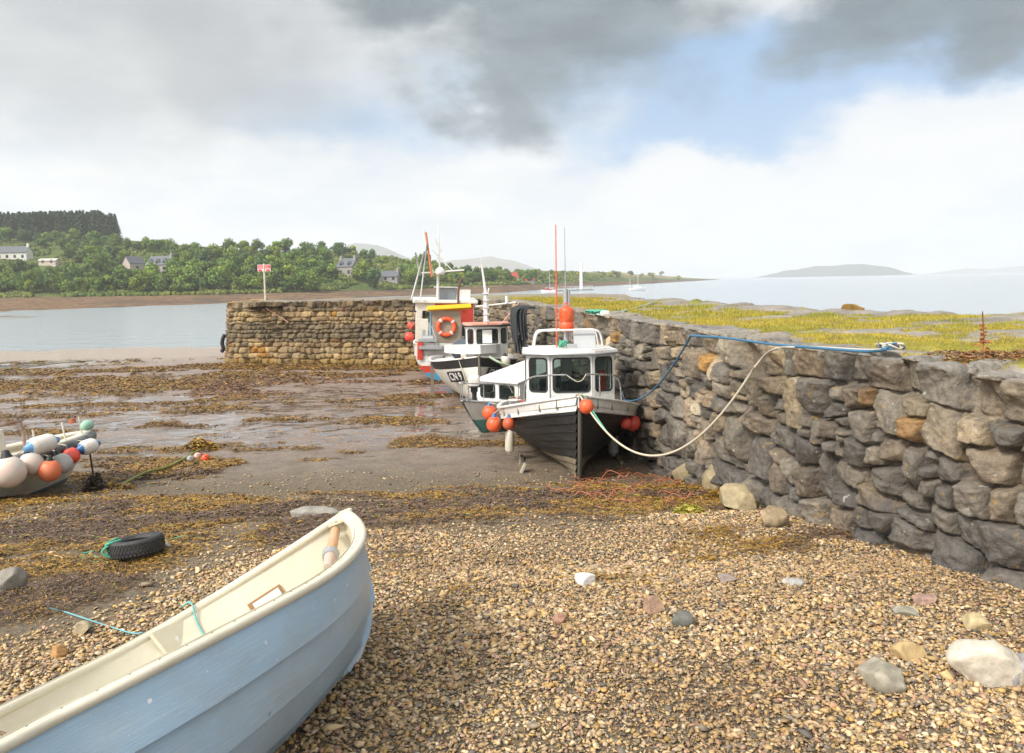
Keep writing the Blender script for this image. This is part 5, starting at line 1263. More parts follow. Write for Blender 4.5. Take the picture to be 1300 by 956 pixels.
MB().lathe([(.001, -.25), (.10, -.25), (.125, -.235), (.14, -.20), (.14, -.08), (.134, -.075), (.134, -.065), (.14, -.06), (.14, .14), (.13, .18), (.10, .205), (.05, .215), (.05, .24), (.001, .24)], seg=26).build('body', P_orange, can)
MB().torus((0, 0, .255), .035, .010, Matrix.Rotation(1.57, 3, 'X'), 16, 6).build('handle', P_orange, can)
# bow rails
for sd in (-1, 1):
    mb = MB(); zd = 1.18
    pts = [(4.0, sd*.86, zd-.05), (4.02, sd*.84, zd+.35), (4.1, sd*.74, zd+.52), (4.6, sd*.42, zd+.60), (4.95, sd*.16, zd+.63)]
    mb.tube(spline(pts, 6), .014, 8); mb.cyl((4.6, sd*.42, zd), (4.6, sd*.42, zd+.60), .012, seg=8).cyl((4.02, sd*.84, zd+.30), (3.55, sd*.98, zd+.05), .01, seg=6); mb.build('bow_rail', P_steel, bb)
MB().tube(spline([(4.95, -.16, 1.81), (5.0, -.06, 1.74), (5.02, .02, 1.70), (5.0, .10, 1.73), (4.95, .16, 1.81)], 6), .007, 6).build('rail_wire', P_rope, bb)
MB().cyl((4.75, 0, 1.0), (4.75, 0, 1.42), .05, .05, 12).box((4.75, 0, 1.34), (.05, .26, .05)).build('mooring_post', P_timber, bb)
def onboat(b, p): return b.matrix_world @ V(p)
for i, (c, w_, hg, l) in enumerate([((4.35, -.42, 1.10), (.5, .42), .16, 'green net rope heaped on the black boat foredeck left of the mooring post'), ((4.62, .05, 1.12), (.36, .5), .26, 'pile of green mooring line around the black boat mooring post')]):
    tg = MB()
    for t in tangle(c, w_, hg, 7, .012, 40+i, 70): tg.tube(t, .012, 5)
    o = tg.build('rope_coil', P_netgreen); o.matrix_world = bb.matrix_world.copy(); tag(o, l, 'rope coil')
tg = MB()
for t in tangle((3.1, -1.04, .93), (.5, .22), .34, 9, .013, 50, 70): tg.tube(t, .013, 5)
o = tg.build('net_heap', P_netgreen); o.matrix_world = bb.matrix_world.copy(); tag(o, 'heap of green and brown net on the black boat side deck', 'net')
tg = MB()
for t in tangle((3.15, -1.02, 1.05), (.3, .2), .26, 5, .012, 52, 60): tg.tube(t, .012, 5)
o = tg.build('net_heap', mat('orange_net', (.35, .10, .03), .85)); o.matrix_world = bb.matrix_world.copy(); tag(o, 'orange brown twine tangled over the green net on the black boat', 'net')
o = MB().box((0, 0, 0), (.34, .30, .12), (.1, .2, 0), .05).build('red_cloth', P_red); o.matrix_world = bb.matrix_world @ Matrix.Translation((2.85, -.98, 1.08)); tag(o, 'red oilskin lying beside the net heap on the black boat', 'oilskin')
o = MB().lathe([(.001, 0), (.09, 0), (.11, .26), (.12, .26), (.12, .28), (.10, .27), (.08, .02), (.001, .02)], seg=20).build('white_bucket', P_white); o.matrix_world = bb.matrix_world @ Matrix.Translation((3.5, -1.03, .98)); tag(o, 'white bucket on the black boat side deck beside the net heap', 'bucket')
# fenders of the black boat, each on its own
def hs(b, h, s_, u, sd, off=0.0):
    p = V(hpt(np.array(s_), np.array(float(u)), sd, h)); p.y += sd*off; return b.matrix_world @ p
GB = 'fenders hung on the black fishing boat'
top = hs(bb, HB, .62, 1, -1)
c = hs(bb, HB, .57, .80, -1, .30); fender_ball(c-V((0, 0, .06)), .145, 'bright orange ball fender lowest on the left side of the black boat', P_orange, top, grp=GB, neck=P_bluev)
c = hs(bb, HB, .48, .92, -1, .22); fender_ball(c, .14, 'orange ball fender behind the bright orange one, above the white cylinder', P_orange, top, grp=GB, neck=P_bluev)
c = hs(bb, HB, .67, .80, -1, .16); fender_ball(c-V((0, 0, .05)), .115, 'dull orange ball fender nearest the bow on the left side of the black boat', mat('dull_orange_plastic', (.50, .09, .035), .5, .15), top, grp=GB, neck=P_bluev)
c = hs(bb, HB, .56, .52, -1, .32); fender_cyl(c-V((0, 0, .05)), .085, .42, 'white cylinder fender hanging under the orange ball fenders of the black boat', P_cream, (.02, 0, 1), GB, rope_top=top)
top = hs(bb, HB, .62, 1, 1)
c = hs(bb, HB, .62, .74, 1, .14); fender_ball(c, .15, 'bright red ball fender on the wall side of the black boat', P_buoyred, top, grp=GB, neck=P_bluev)
c = hs(bb, HB, .70, .74, 1, .09); fender_ball(c, .10, 'small shaded red fender tucked behind the bright red one on the wall side', P_buoyred, top, grp=GB, neck=P_bluev)
c = hs(bb, HB, .57, .42, 1, .14); fender_cyl(c-V((0, 0, .02)), .10, .40, 'grey cylinder fender hanging under the bright red fender on the wall side', P_grey, (0, .05, 1), GB, rope_top=top)
bow = bb.matrix_world @ V((HB['L'], 0, HB['D']+HB['rise']))
fender_ball(bow+V((.10, -.16, -.16)), .115, 'orange ball buoy hanging over the very bow of the black boat', P_orange, bow+V((.02, -.02, .02)), grp=GB, neck=P_timber)

# ================================================================== white boat with black sheer band
HC = dict(L=6.9, B=2.9, D=1.30, rise=.34, rake=.30, q=2.0, pb=2.6, tw=.7, sb=.42, w0=1.05, bil=.7, fl=1.05, srise=-.12)
angC = math.atan2(-6.0, .55)
cb = place('white_fishing_boat', (-.98, 22.55), angC, HC, .15, math.radians(1), math.radians(0))
tag(cb, 'white fishing boat with black sheer band and small wheelhouse aground behind the black boat', 'fishing boat')
hull_parts(cb, HC, [(.22, 1), (.85, 0), (1.0, 2)], 8, .0, 70, .10, P_white, (.06, .03), P_white, plank_mats=[mat('white_hull_paint', (.70, .68, .62), .4, .05, 2, .05, 30, dirt=(.45, .40, .30), ds=1.6, da=.3), P_greyb, P_rubber])
mb = MB(); mb.tube([V(hpt(np.array(1.0), np.array(u), 1, HC))+V((.01, -.018, 0)) for u in np.linspace(0, 1, 20)], .03, 8).tube([(x, 0, -.12) for x in np.linspace(0, HC['L']-HC['rake'], 10)], .09, 8); mb.build('keel', P_greyb, cb)
MB().poly([(3.4, -.95), (5.2, -.62), (6.05, -.1), (6.05, .1), (5.2, .62), (3.4, .95)], (), .26, Matrix.Translation((0, 0, 1.38)) @ Matrix.Rotation(math.radians(-2.5), 4, 'Y')).build('foredeck_trunk', P_white, cb)
for sd in (-1, 1):
    q = V(hpt(np.array(.45), np.array(.8), sd, HC)); MB().box((q.x, q.y+sd*.07, .48), (.13, .11, 1.35)).build('beaching_leg', P_timber, cb)
xf, y0 = 4.15, .42
wheelhouse(cb, xf, 2.6, .38, .64, .16, 1.30, 2.42, y0, .44, .76)
ol = [(xf+.16, y0-.45), (xf+.2, y0), (xf+.16, y0+.45), (xf-.1, y0+.74), (2.5, y0+.74), (2.5, y0-.74), (xf-.1, y0-.74)]
rf = MB().poly(ol, (), .06, Matrix.Translation((0, 0, 2.415))).build('roof', mat('salmon_roof_paint', (.58, .22, .14), .7, .15, 3, .2, 20, dirt=(.6, .5, .45), ds=2.5, da=.6), cb)
MB().tube([(x, y, 2.40) for x, y in ol], .035, 6, True).build('roof_edge', P_rubber, rf)
MB().box((xf-.02, y0, 2.0), (.10, .30, .8)).cyl((xf-.05, y0-.02, 2.4), (xf-.05, y0-.02, 3.5), .085, .055, 10).cyl((xf-.05, y0-.02, 3.5), (xf-.05, y0-.12, 4.35), .045, .03, 8).cyl((xf-.05, y0-.12, 4.3), (xf-.05, y0-.14, 4.9), .012, .006, 6).cyl((xf-.05, y0-.35, 3.02), (xf-.05, y0+.95, 3.12), .025, seg=6).cyl((xf-.05, y0+.66, 3.1), (xf-.05, y0+.66, 3.34), .05, .05, 8).cyl((xf-.05, y0+.1, 3.6), (xf-.05, y0-.1, 2.9), .02, seg=6).build('mast', P_white, cb)
for k in range(5): MB().box((xf-.0, y0-.02, 2.55+k*.22), (.10, .20, .025)).build('mast_step', P_white, cb)
MB().cyl((2.9, y0+.6, 2.45), (3.1, y0+1.15, 3.1), .022, seg=6).cyl((2.9, y0+.9, 2.5), (3.05, y0+1.1, 3.0), .018, seg=6).build('derrick', mat('red_white_pole', (.6, .3, .26), .6), cb)
MB().torus((3.7, -.42, 1.62), .27, .07, Matrix.Rotation(.0, 3, 'X'), 24, 8).build('deck_ring', P_rubber, cb)
o = MB().cyl((0, 0, 0), (-.25, 0, -.0), .36, .36, 20).build('pot_hauler', mat('slate_blue_disc', (.10, .12, .15), .5), cb); o.location = (3.9, -.38, 1.62)
# registration plates on both bows, slightly proud of the skin
def reg(b, h, s_, u_, sd, wd_, ht_, text):
    p = V(hpt(np.array(s_), np.array(u_), sd, h)); a = V(hpt(np.array(s_+.03), np.array(u_), sd, h)); c = V(hpt(np.array(s_), np.array(u_+.06), sd, h))
    x = (a-p).normalized() if sd < 0 else (p-a).normalized(); up = (c-p).normalized(); nrm = x.cross(up).normalized(); up = nrm.cross(x)
    sh_ = V(hpt(np.array(s_+.03), np.array(1.), sd, h))-V(hpt(np.array(s_), np.array(1.), sd, h))
    M = Matrix(((x.x, up.x, nrm.x, p.x+nrm.x*.045), (x.y, up.y, nrm.y, p.y+nrm.y*.045), (x.z, up.z, nrm.z, p.z+nrm.z*.045), (0, 0, 0, 1)))
    pl = MB().box((0, 0, 0), (wd_, ht_, .035)).build('registration_plate', P_rubber, b); pl.matrix_local = M
    fc = bpy.data.curves.new('reg', 'FONT'); fc.body = text; fc.size = ht_*1.02; fc.align_x = 'CENTER'; fc.align_y = 'CENTER'; fc.extrude = .003; fc.offset = .004
    tmp = bpy.data.objects.new('reg', fc); COL.objects.link(tmp); bpy.context.view_layer.update()
    me = bpy.data.meshes.new_from_object(tmp.evaluated_get(bpy.context.evaluated_depsgraph_get())); bpy.data.objects.remove(tmp)
    me.materials.clear(); me.materials.append(P_white); t = bpy.data.objects.new('registration_letters', me); COL.objects.link(t); t.parent = pl; t.location = (0, 0, .021)
reg(cb, HC, .845, .70, -1, .95, .34, 'CN 9'); reg(cb, HC, .90, .74, 1, .85, .32, 'CN 9')
fender_ball(hs(cb, HC, .86, .93, 1, .12), .17, 'furry old white ball fender on the far bow of the white fishing boat', P_cream, None)
o = MB().box((0, 0, 0), (.16, .12, .14), bev=.02).build('fairlead_block', P_cream); o.matrix_world = Matrix.Translation(hs(cb, HC, .93, 1, -1)+V((0, 0, .06))); tag(o, 'small cream block on the bow rail of the white fishing boat', 'block')

# ================================================================== red and blue boat at the pier
HR = dict(L=5.0, B=2.5, D=1.32, rise=.3, rake=.3, q=2, pb=2.6, tw=.86, sb=.42, w0=1.3, bil=.55, srise=.12)
Rm = Matrix.Rotation(math.radians(97), 4, 'Z') @ Matrix.Rotation(math.radians(2), 4, 'X')
rb = empty('red_work_boat', M=Matrix.Translation((-2.6, 30.4, .12)) @ Rm)
tag(rb, 'red white and blue work boat with yellow canvas moored in the pier corner', 'work boat')
hull_parts(rb, HR, [(.42, 1), (.60, 2), (.84, 0), (1, 3)], 8, 0, 50, .5, P_grey, (.06, .06), P_white, plank_mats=[P_white, P_blue, P_red, P_white])
# local: +x away from camera, +y to the left in view
panel(rb, (1.2, 1.15), (1.2, .42), 1.0, 2.98, [(.40, 1.42, .28, .42, .03)], wallm=P_cream); panel(rb, (1.2, .42), (1.2, -1.12), 1.0, 3.0, [], wallm=P_red)
panel(rb, (3.2, 1.15), (1.2, 1.15), 1.0, 2.98, [(.6, 1.4, .5, .4, .04), (1.4, 1.4, .5, .4, .04)], wallm=P_white)
panel(rb, (1.2, -1.12), (3.2, -1.12), 1.0, 2.98, [(.6, 1.4, .5, .4, .04), (1.4, 1.4, .5, .4, .04)], wallm=P_white)
panel(rb, (3.2, -1.12), (3.2, 1.15), 1.0, 2.98, [(.6, 1.4, .6, .5, .04), (1.6, 1.4, .6, .5, .04)], wallm=P_white)
rf = MB().box((2.2, 0, 3.06), (2.35, 2.6, .13), (0, -.03, 0), .03).build('cabin_roof', P_white, rb)
MB().box((1.14, -.78, 1.85), (.06, .40, .62)).box((1.10, -.78, 1.85), (.03, .26, .48)).build('door_window', P_white, rb)
MB().box((1.075, -.78, 1.86), (.012, .20, .40)).build('door_glass', P_dark, rb)
MB().box((2.0, -.05, 3.34), (1.0, .80, .46), bev=.03).build('upper_wheelhouse', mat('smoked_perspex', (.22, .24, .26), .2, .1), rb); MB().box((2.0, -.05, 3.60), (1.15, .95, .05)).build('upper_roof', P_white, rb)
MB().box((1.5, -.80, 3.15), (.10, .46, .72), (0, 0, 0), .02).build('white_locker', P_white, rb)
pn = MB().box((.55, .0, 1.98), (.05, 1.18, 1.42)); pn.build('plywood_screen', P_wood, rb)
MB().tube([(.52, .60, 1.1), (.52, .60, 2.75)], .03, 6).build('blue_post', mat('pale_blue_tube', (.25, .5, .7), .5), rb)
yb = MB().box((.50, -.12, 2.80), (.42, 1.72, .16), (math.radians(-4), .25, 0), .02).build('yellow_canvas', P_yellow, rb)
MB().box((.7, .93, 1.9), (.3, .5, .9), bev=.02).build('white_locker', P_cream, rb)
M = Matrix.Rotation(1.5708, 3, 'Y')
lb = empty('lifebuoy', rb.matrix_world @ V((.47, -.02, 2.05))); lb.rotation_euler = (0, 0, math.radians(7)); tag(lb, 'orange lifebuoy with white bands hung on the plywood screen of the work boat', 'lifebuoy')
Mr = Matrix.Rotation(1.5708, 3, 'X'); MB().torus((0, 0, 0), .32, .085, Mr, 40, 12, .8).build('ring', P_orange, lb)
for k in range(4):
    a = math.radians(40+90*k); bm_ = MB()
    t_ = Matrix.Rotation(1.5708, 3, 'X') @ Matrix.Rotation(a, 3, 'Z'); prof = []
    bm_.torus((0, 0, 0), .088, .004, t_ @ Matrix.Rotation(0, 3, 'X'), 4, 4); bm_.bm.clear()
    pts = [[bm_.bm.verts.new(Mr @ V(((.32+.089*math.cos(q))*math.cos(a+d), (.32+.089*math.cos(q))*math.sin(a+d), .089*.8*math.sin(q)))) for q in np.linspace(0, 2*math.pi, 13)[:-1]] for d in (-.11, 0, .11)]
    for A, B_ in zip(pts, pts[1:]):
        for j in range(12): bm_.bm.faces.new((A[j], A[(j+1) % 12], B_[(j+1) % 12], B_[j]))
    bm_.build('white_band', P_white, lb)
ms = MB(); ms.cyl((1.25, .30, 3.1), (1.25, .30, 4.15), .06, .05, 8).cyl((1.3, .22, 4.1), (1.3, .30, 5.9), .045, .02, 8).cyl((1.3, .30, 5.8), (1.3, .36, 6.6), .014, .006, 6).cyl((1.3, -.75, 4.3), (1.3, .95, 4.15), .03, seg=6).cyl((1.3, .5, 4.1), (1.3, .9, 5.9), .03, seg=6).cyl((1.3, .16, 5.0), (1.3, .42, 5.5), .03, seg=6).cyl((1.3, -.3, 4.25), (1.3, .55, 5.1), .02, seg=6).box((1.3, .2, 4.75), (.05, .3, .05)); ms.build('mast', P_white, rb)
MB().cyl((1.0, .55, 4.0), (1.0, .80, 5.75), .045, .04, 8).build('orange_pole', mat('rust_orange_pole', (.55, .18, .06), .6), rb)
MB().tube([(1.0, 1.2, 4.95), (1.0, 1.05, 4.2), (1.0, 1.0, 4.05)], .03, 6).tube([(.9, 1.35, 3.1), (.95, .85, 5.0)], .035, 6).tube([(.9, 1.0, 3.1), (.95, .75, 5.3)], .03, 6).build('gantry', mat('galvanised_tube', (.45, .46, .44), .5), rb)
MB().lathe([(.001, 0), (.17, 0), (.20, .10), (.17, .2), (.06, .30), (.001, .31)], (1.1, .22, 4.1), 18).build('radar_dome', P_white, rb)
MB().tube(spline([(1.0, -.50, 2.85), (1.0, -.52, 3.6), (1.0, -.58, 3.85), (1.0, -.68, 3.98)], 5), .045, 8).build('exhaust_pipe', mat('rusty_exhaust', (.13, .08, .06), .8), rb)
MB().box((.15, .72, 1.55), (.5, .7, .10)).cyl((.1, .50, 1.6), (.1, .9, 1.6), .14, .14, 14).cyl((.1, .45, 1.6), (.1, .95, 1.6), .07, .07, 10).box((.15, .85, 1.75), (.2, .12, .4)).box((.1, .6, 1.28), (.6, .9, .12)).cyl((0, .3, 1.3), (.1, .55, 2.1), .04, seg=6).build('winch', P_alu, rb)
MB().box((-.04, 1.0, 1.15), (.08, .22, .70), bev=.03).build('red_stern_panel', P_red, rb)
MB().cyl((1.2, 1.15, 2.62), (1.2, 1.45, 2.62), .03, seg=6).build('side_bracket', P_dark, rb)
GR = 'red fenders at the left side of the work boat'
fender_ball(rb.matrix_world @ V((.9, 1.42, 1.62)), .19, 'lower red ball fender at the left side of the work boat', P_buoyred, rb.matrix_world @ V((.9, 1.2, 2.2)), grp=GR)
fender_ball(rb.matrix_world @ V((1.2, 1.36, 2.05)), .15, 'upper red ball fender at the left side of the work boat', P_buoyred, rb.matrix_world @ V((1.2, 1.2, 2.5)), grp=GR)

# ================================================================== small white cabin cruiser
HS = dict(L=4.3, B=1.65, D=.66, rise=.24, rake=.75, q=1.2, pb=2.6, tw=.85, sb=.42, w0=1.0, fl=1.1)
angS = math.atan2(-.80, -.60)
sb_ = place('cabin_cruiser', (-.72, 18.45), angS, HS, .33, 0, math.radians(0))
tag(sb_, 'small white cabin cruiser with bow rails lying behind the black fishing boat', 'cabin cruiser')
M_teal = mat('teal_antifoul', (.12, .32, .28), .7, .2, 3, .2)
hull_parts(sb_, HS, [(.42, 1), (.93, 0), (1, 2)], 6, 0, 50, .06, P_white, (.06, .04), P_grey, plank_mats=[P_white, M_teal, P_grey])
# cabin: long side faces the camera (local y>0 or y<0 whichever), sloped roof rising aft
cabz0, cf, cr = .60, 2.95, .7
for sd in (1, -1):
    a, b_ = (cf, sd*.62), (cr, sd*.66)
    zf, zr_ = 1.16, 1.44
    if sd < 0: a, b_, zf, zr_ = b_, a, zr_, zf
    L_ = math.dist(a, b_)
    if sd > 0: ws = [(.42, .34, .46, .28, .05), (1.05, .39, .46, .30, .05), (1.75, .46, .46, .32, .05)]
    else: ws = [(L_-.42, .34, .46, .28, .05), (L_-1.05, .39, .46, .30, .05), (L_-1.75, .46, .46, .32, .05)]
    panel(sb_, a, b_, cabz0, zf, ws, z2=zr_)
panel(sb_, (cf, -.62), (cf, .62), cabz0, 1.16, [(.33, .32, .42, .30, .04), (.91, .32, .42, .30, .04)])
panel(sb_, (cr, .66), (cr, -.66), cabz0, 1.44, [(.66, .45, .5, .45, .03)])
Mr_ = Matrix.Translation((cr-.1, 0, 1.475)) @ Matrix.Rotation(math.atan2(.28, cf-cr), 4, 'Y')
MB().box((1.24, 0, 0), (2.5, 1.38, .04), None, .015).build('cabin_roof', P_white, sb_).matrix_local = Mr_
rl = MB()
for sd in (1, -1):
    rl.tube(spline([(3.1, sd*.55, .95), (3.3, sd*.52, 1.16), (3.9, sd*.32, 1.24), (4.3, sd*.06, 1.28)], 5), .016, 6)
    for x, y in ((3.5, .46), (3.9, .32), (4.2, .12)): rl.cyl((x, sd*y, .85), (x, sd*y, 1.2), .012, seg=6)
rl.tube([(4.3, .06, 1.28), (4.33, 0, 1.28), (4.3, -.06, 1.28)], .016, 6); rl.build('bow_rail', P_steel, sb_)
ob = empty('outboard_motor', sb_.matrix_world @ V((3.85, .0, .86))); tag(ob, 'white outboard motor stowed upright at the railed end of the cabin cruiser', 'outboard motor')
MB().box((0, 0, .42), (.26, .34, .26), bev=.07).build('cowling', P_white2, ob); MB().box((0, 0, .22), (.16, .2, .12), bev=.02).build('bracket', P_rubber, ob); MB().cyl((0, 0, -.1), (0, 0, .2), .05, .06, 10).build('leg', P_rubber, ob); MB().box((.0, 0, .30), (.27, .36, .03)).build('cowling_band', P_rubber, ob)

# ================================================================== cream workboat with many fenders on the left
HL = dict(L=5.6, B=2.0, D=.92, rise=.08, rake=.80, q=1.15, pb=5.5, tw=.95, sb=.42, w0=1.25, bil=.5, fl=1.0)
lb_ = empty('open_workboat', M=Matrix.Translation((0, 0, 0)))
angL = math.radians(63); Rm = Matrix.Rotation(angL, 4, 'Z') @ Matrix.Rotation(math.radians(-1), 4, 'Y') @ Matrix.Rotation(math.radians(-7), 4, 'X')
lb_.matrix_world = Matrix.Translation(PY(113, 548, 13.4)-(Rm @ V(hpt(np.array(.965), np.array(1.), -1, HL)))) @ Rm
tag(lb_, 'cream open workboat hung with many fenders at the left of the mud', 'workboat')
P_foulc = mat('stained_cream_hull', (.74, .67, .54), .6, .12, 2, .2, 20, dirt=(.26, .20, .12), ds=2.5, da=.6)
hull_parts(lb_, HL, [(.30, 1), (.36, 2), (.86, 0), (1, 0)], 6, 0, 60, .30, P_cream, (.26, .03), P_cream, plank_mats=[P_foulc, P_fouled, mat('dull_blue_stripe', (.10, .14, .20), .6, .3)])
for sd in (-1,):
    pts = [V(hpt(np.array(s_), np.array(1.), sd, HL))+V((0, sd*.055, -.085)) for s_ in np.linspace(0, .995, 40)]; MB().tube(pts, .075, 10).build('rubbing_strake', mat('grey_black_rubber', (.055, .06, .06), .5, .3, 4, .2, 30, dirt=(.3, .3, .28), ds=4, da=.5), lb_)
mb = MB(); mb.tube([(3.3, -.72, .95), (3.3, -.72, 1.38), (4.05, -.72, 1.40), (4.05, -.72, .98)], .030, 8); mb.build('rusty_frame', mat('rusty_rail', (.25, .14, .09), .8, .3, 5, .3, 30, dirt=(.6, .55, .5), ds=5, da=.5), lb_)
MB().box((3.6, -.30, 1.15), (.55, .5, .35), bev=.02).build('engine_box', P_cream, lb_)
for s_ in (.74, .84, .93):
    q_ = V(hpt(np.array(s_), np.array(1.), -1, HL)); q_.y += .12; MB().cyl(q_, q_+V((-.02, -.01, .30)), .014, seg=6).build('thole_pin', P_cream, lb_)
o = MB().ball((0, 0, 0), .10, (1.2, .8, .9)).build('buoy', mat('pale_green_plastic', (.30, .50, .38), .5)); o.matrix_world = lb_.matrix_world @ Matrix.Translation((5.25, -.5, 1.12)); tag(o, 'pale green float lying on the bow deck of the cream workboat', 'float')
o = MB().cyl((0, 0, -.03), (0, 0, .05), .06, .05, 12).build('float', mat('rust_red', (.35, .10, .05), .8)); o.matrix_world = lb_.matrix_world @ Matrix.Translation((5.1, -.35, 1.22)); tag(o, 'small rust red float behind the green one on the workboat bow', 'float')
d_l = Rm.to_3x3() @ V((1, 0, 0)); n_l = Rm.to_3x3() @ V((0, -1, 0)); sidep = lb_.matrix_world @ V((4, -1.0, .65))
def fl(px, py, off): return PV(px, py, (sidep.x+n_l.x*off, sidep.y+n_l.y*off), (d_l.x, d_l.y))
def rail_at(p, dx=0): q = lb_.matrix_world.inverted() @ p; s_ = min(.98, max(0, (q.x+dx)/HL['L'])); return lb_.matrix_world @ V(hpt(np.array(s_), np.array(1.), -1, HL))
GL = 'fenders hung along the cream workboat'
M_pw = mat('pinkish_white_vinyl', (.60, .55, .49), .45, .10, 3, .05, 20, dirt=(.62, .30, .19), ds=3.0, da=.5); M_gw = mat('grey_white_vinyl', (.52, .51, .49), .5, .12, 6, .05, 30, dirt=(.22, .22, .21), ds=7, da=.8)
for (px, py, rp, off, mt_, l, tl) in [(12, 600, 19.5, .30, M_pw, 'largest pinkish white ball fender, leftmost on the cream workboat', .12), (40, 589, 14.5, .22, M_white and M_pw, 'off white ball fender between the largest fender and the blue banded cylinder', .25),
                              (79, 589, 13, .20, M_gw, 'scuffed grey white ball fender between the orange and the red ones', .45), (63, 598, 14, .40, mat('faded_orange_vinyl', (.66, .16, .06), .45, .1, 4, .05, 30, dirt=(.6, .35, .25), ds=3, da=.4), 'faded orange ball fender hanging lowest on the cream workboat', -.05),
                              (91, 579, 10.5, .16, P_buoyred, 'bright red ball fender near the bow of the cream workboat', .35)]:
    p = fl(px, py, off); r_ = .84*rp/1000*math.hypot(p.x, p.y); fender_ball(p, r_, l, mt_, rail_at(p, -.05), grp=GL, tiltv=(0, tl*-1, 0))
p = fl(53, 564, .20); fender_cyl(p, .135, .42, 'white and blue cylinder fender lying lengthwise above the ball fenders', P_white2, (d_l.x, d_l.y, .10), GL, mat('blue_worn_vinyl', (.12, .28, .50), .45), rail_at(p))
p = fl(112, 567, .16); fender_cyl(p, .12, .30, 'white and dark blue cylinder fender at the very bow of the cream workboat', P_white2, (d_l.x, d_l.y, .12), GL, P_bluev, rail_at(p))
pt_ = fl(113, 572, .1); pb_ = on_ground(121, 618)
rope('mooring_rope', [pt_+V((0, 0, .1)), pt_.lerp(pb_, .5)+V((0, 0, .02)), pb_+V((0, 0, .05))], .014, mat('dark_weedy_rope', (.06, .06, .035), .9, .3), 'dark green rope dropping from the workboat bow to the weed')
# ================================================================== ropes, tyre, buoys and small things
bow = bb.matrix_world @ V((HB['L']-.02, 0, HB['D']+HB['rise']+.03))
wr = PY(958, 466, 9.42); 
from mathutils import geometry
# the cream line sags from the bow, almost to the weed, and climbs the wall
pts = catenary(bow, wr, 1.0, 40)
best = None
for sg in np.linspace(.3, 2.2, 60):
    ps = catenary(bow, wr, sg, 60); e = min(abs(float(CY-FPX*np.dot(np.array(p)-CAMP, U_)/np.dot(np.array(p)-CAMP, f_))-579) if abs(CX+FPX*np.dot(np.array(p)-CAMP, R_)/np.dot(np.array(p)-CAMP, f_)-835) < 12 else 99 for p in ps)
    if best is None or e < best[0]: best = (e, sg)
pts = catenary(bow, wr, best[1], 50)
tag(MB().tube(pts, .016, 8).build('mooring_rope', P_rope), 'cream mooring rope sagging from the black boat bow to the harbour wall', 'rope')
tag(MB().tube(catenary(bow+V((.05, .02, 0)), pts[10], .02, 12), .012, 6).build('mooring_rope', P_greenrope), 'short green line twisted on the black boat end of the cream mooring rope', 'rope')
w1 = PY(972, 450, 9.2); w2 = PZ(1000, 441, 3.17); w3 = PZ(1040, 441, 3.17); w4 = PZ(1090, 444, 3.17); w5 = PZ(1118, 444, 3.17)
rope('mooring_rope', [wr, w1, PZ(985, 443, 3.16), w2, w3, w4, w5], .013, P_rope, 'cream rope end running along the top of the harbour wall to the knot')
sa = bb.matrix_world @ V((3.2, .98, 1.20)); ca = PZ(877, 426, 3.18)
tag(MB().tube(catenary(sa, ca, .30, 30), .013, 8).build('mooring_rope', P_bluerope), 'blue rope rising from the black boat to the edge of the harbour wall', 'rope')
rope('mooring_rope', [ca, PZ(920, 429, 3.19), PZ(980, 437, 3.18), PZ(1040, 442, 3.18), PZ(1100, 446, 3.18), PZ(1125, 444, 3.17)], .014, P_bluerope, 'blue rope stretched along the top of the harbour wall to the knot')
k0 = PZ(1130, 443, 3.17)
for l, mt_, sd in (('knot of blue rope at the end of the lines on the wall top', P_bluerope, 3), ('knot of cream rope tangled with the blue one on the wall top', P_rope, 9)):
    tg = MB()
    for t in tangle(k0, (.26, .14), .06, 4, .010, sd, 40): tg.tube(t, .010, 6)
    tag(tg.build('rope_knot', mt_), l, 'rope knot')
rope('mooring_rope', [hs(cb, HC, .95, 1, 1)+V((0, 0, .02)), PY(636, 461, 22.6), PY(652, 465, 22.9), PY(668, 464, 23.4), PY(700, 440, 24.5)], .035, mat('pale_green_rope', (.42, .52, .38), .85), 'pale green rope running from the white fishing boat bow to the wall')
rope('mooring_rope', [hs(cb, HC, .9, .98, -1), hs(cb, HC, .93, .4, -1, .12), on_ground(592, 512)+V((0, 0, .02)), on_ground(640, 522)], .012, P_rope, 'thin line hanging down the left bow of the white fishing boat')
a1 = on_ground(155, 621); a2 = on_ground(252, 578)
rope('chain_rope', [a1+V((0, 0, .07)), on_ground(185, 607)+V((0, 0, .10)), on_ground(215, 598)+V((0, 0, .09)), a2+V((0, 0, .10))], .024, mat('weedy_yellow_rope', (.20, .21, .05), .9, .3), 'thick weedy yellow green rope lying on the mud up to the small floats')
rope('chain_rope', [on_ground(225, 595)+V((0, 0, .03)), on_ground(238, 587)+V((0, 0, .04)), on_ground(256, 579)+V((0, 0, .03))], .022, mat('weedy_brown_rope', (.12, .09, .04), .9, .3), 'thin brown rope beside the yellow green rope near the small floats')
GF = 'small floats lying on the weed clump'
for (px, py, rp, mt_, l) in [(261, 583, 5.2, P_orange, 'orange float on the weed clump in the mud'), (251, 580, 4.6, mat('pink_white_plastic', (.75, .40, .33), .5), 'pinkish float between the orange and the grey ones on the mud'), (242, 584, 4.8, P_grey, 'grey float left of the pinkish one on the mud')]:
    p = on_ground(px, py+3); r_ = rp/1000*p.y; o = MB().ball((0, 0, 0), r_, (1, 1, .95)).cyl((0, 0, r_*.8), (0, 0, r_*1.25), r_*.22, seg=8).build('float', mt_); o.location = p+V((0, 0, r_*.9)); o.rotation_euler = (.8, .4, 0); tag(o, l, 'float', GF)
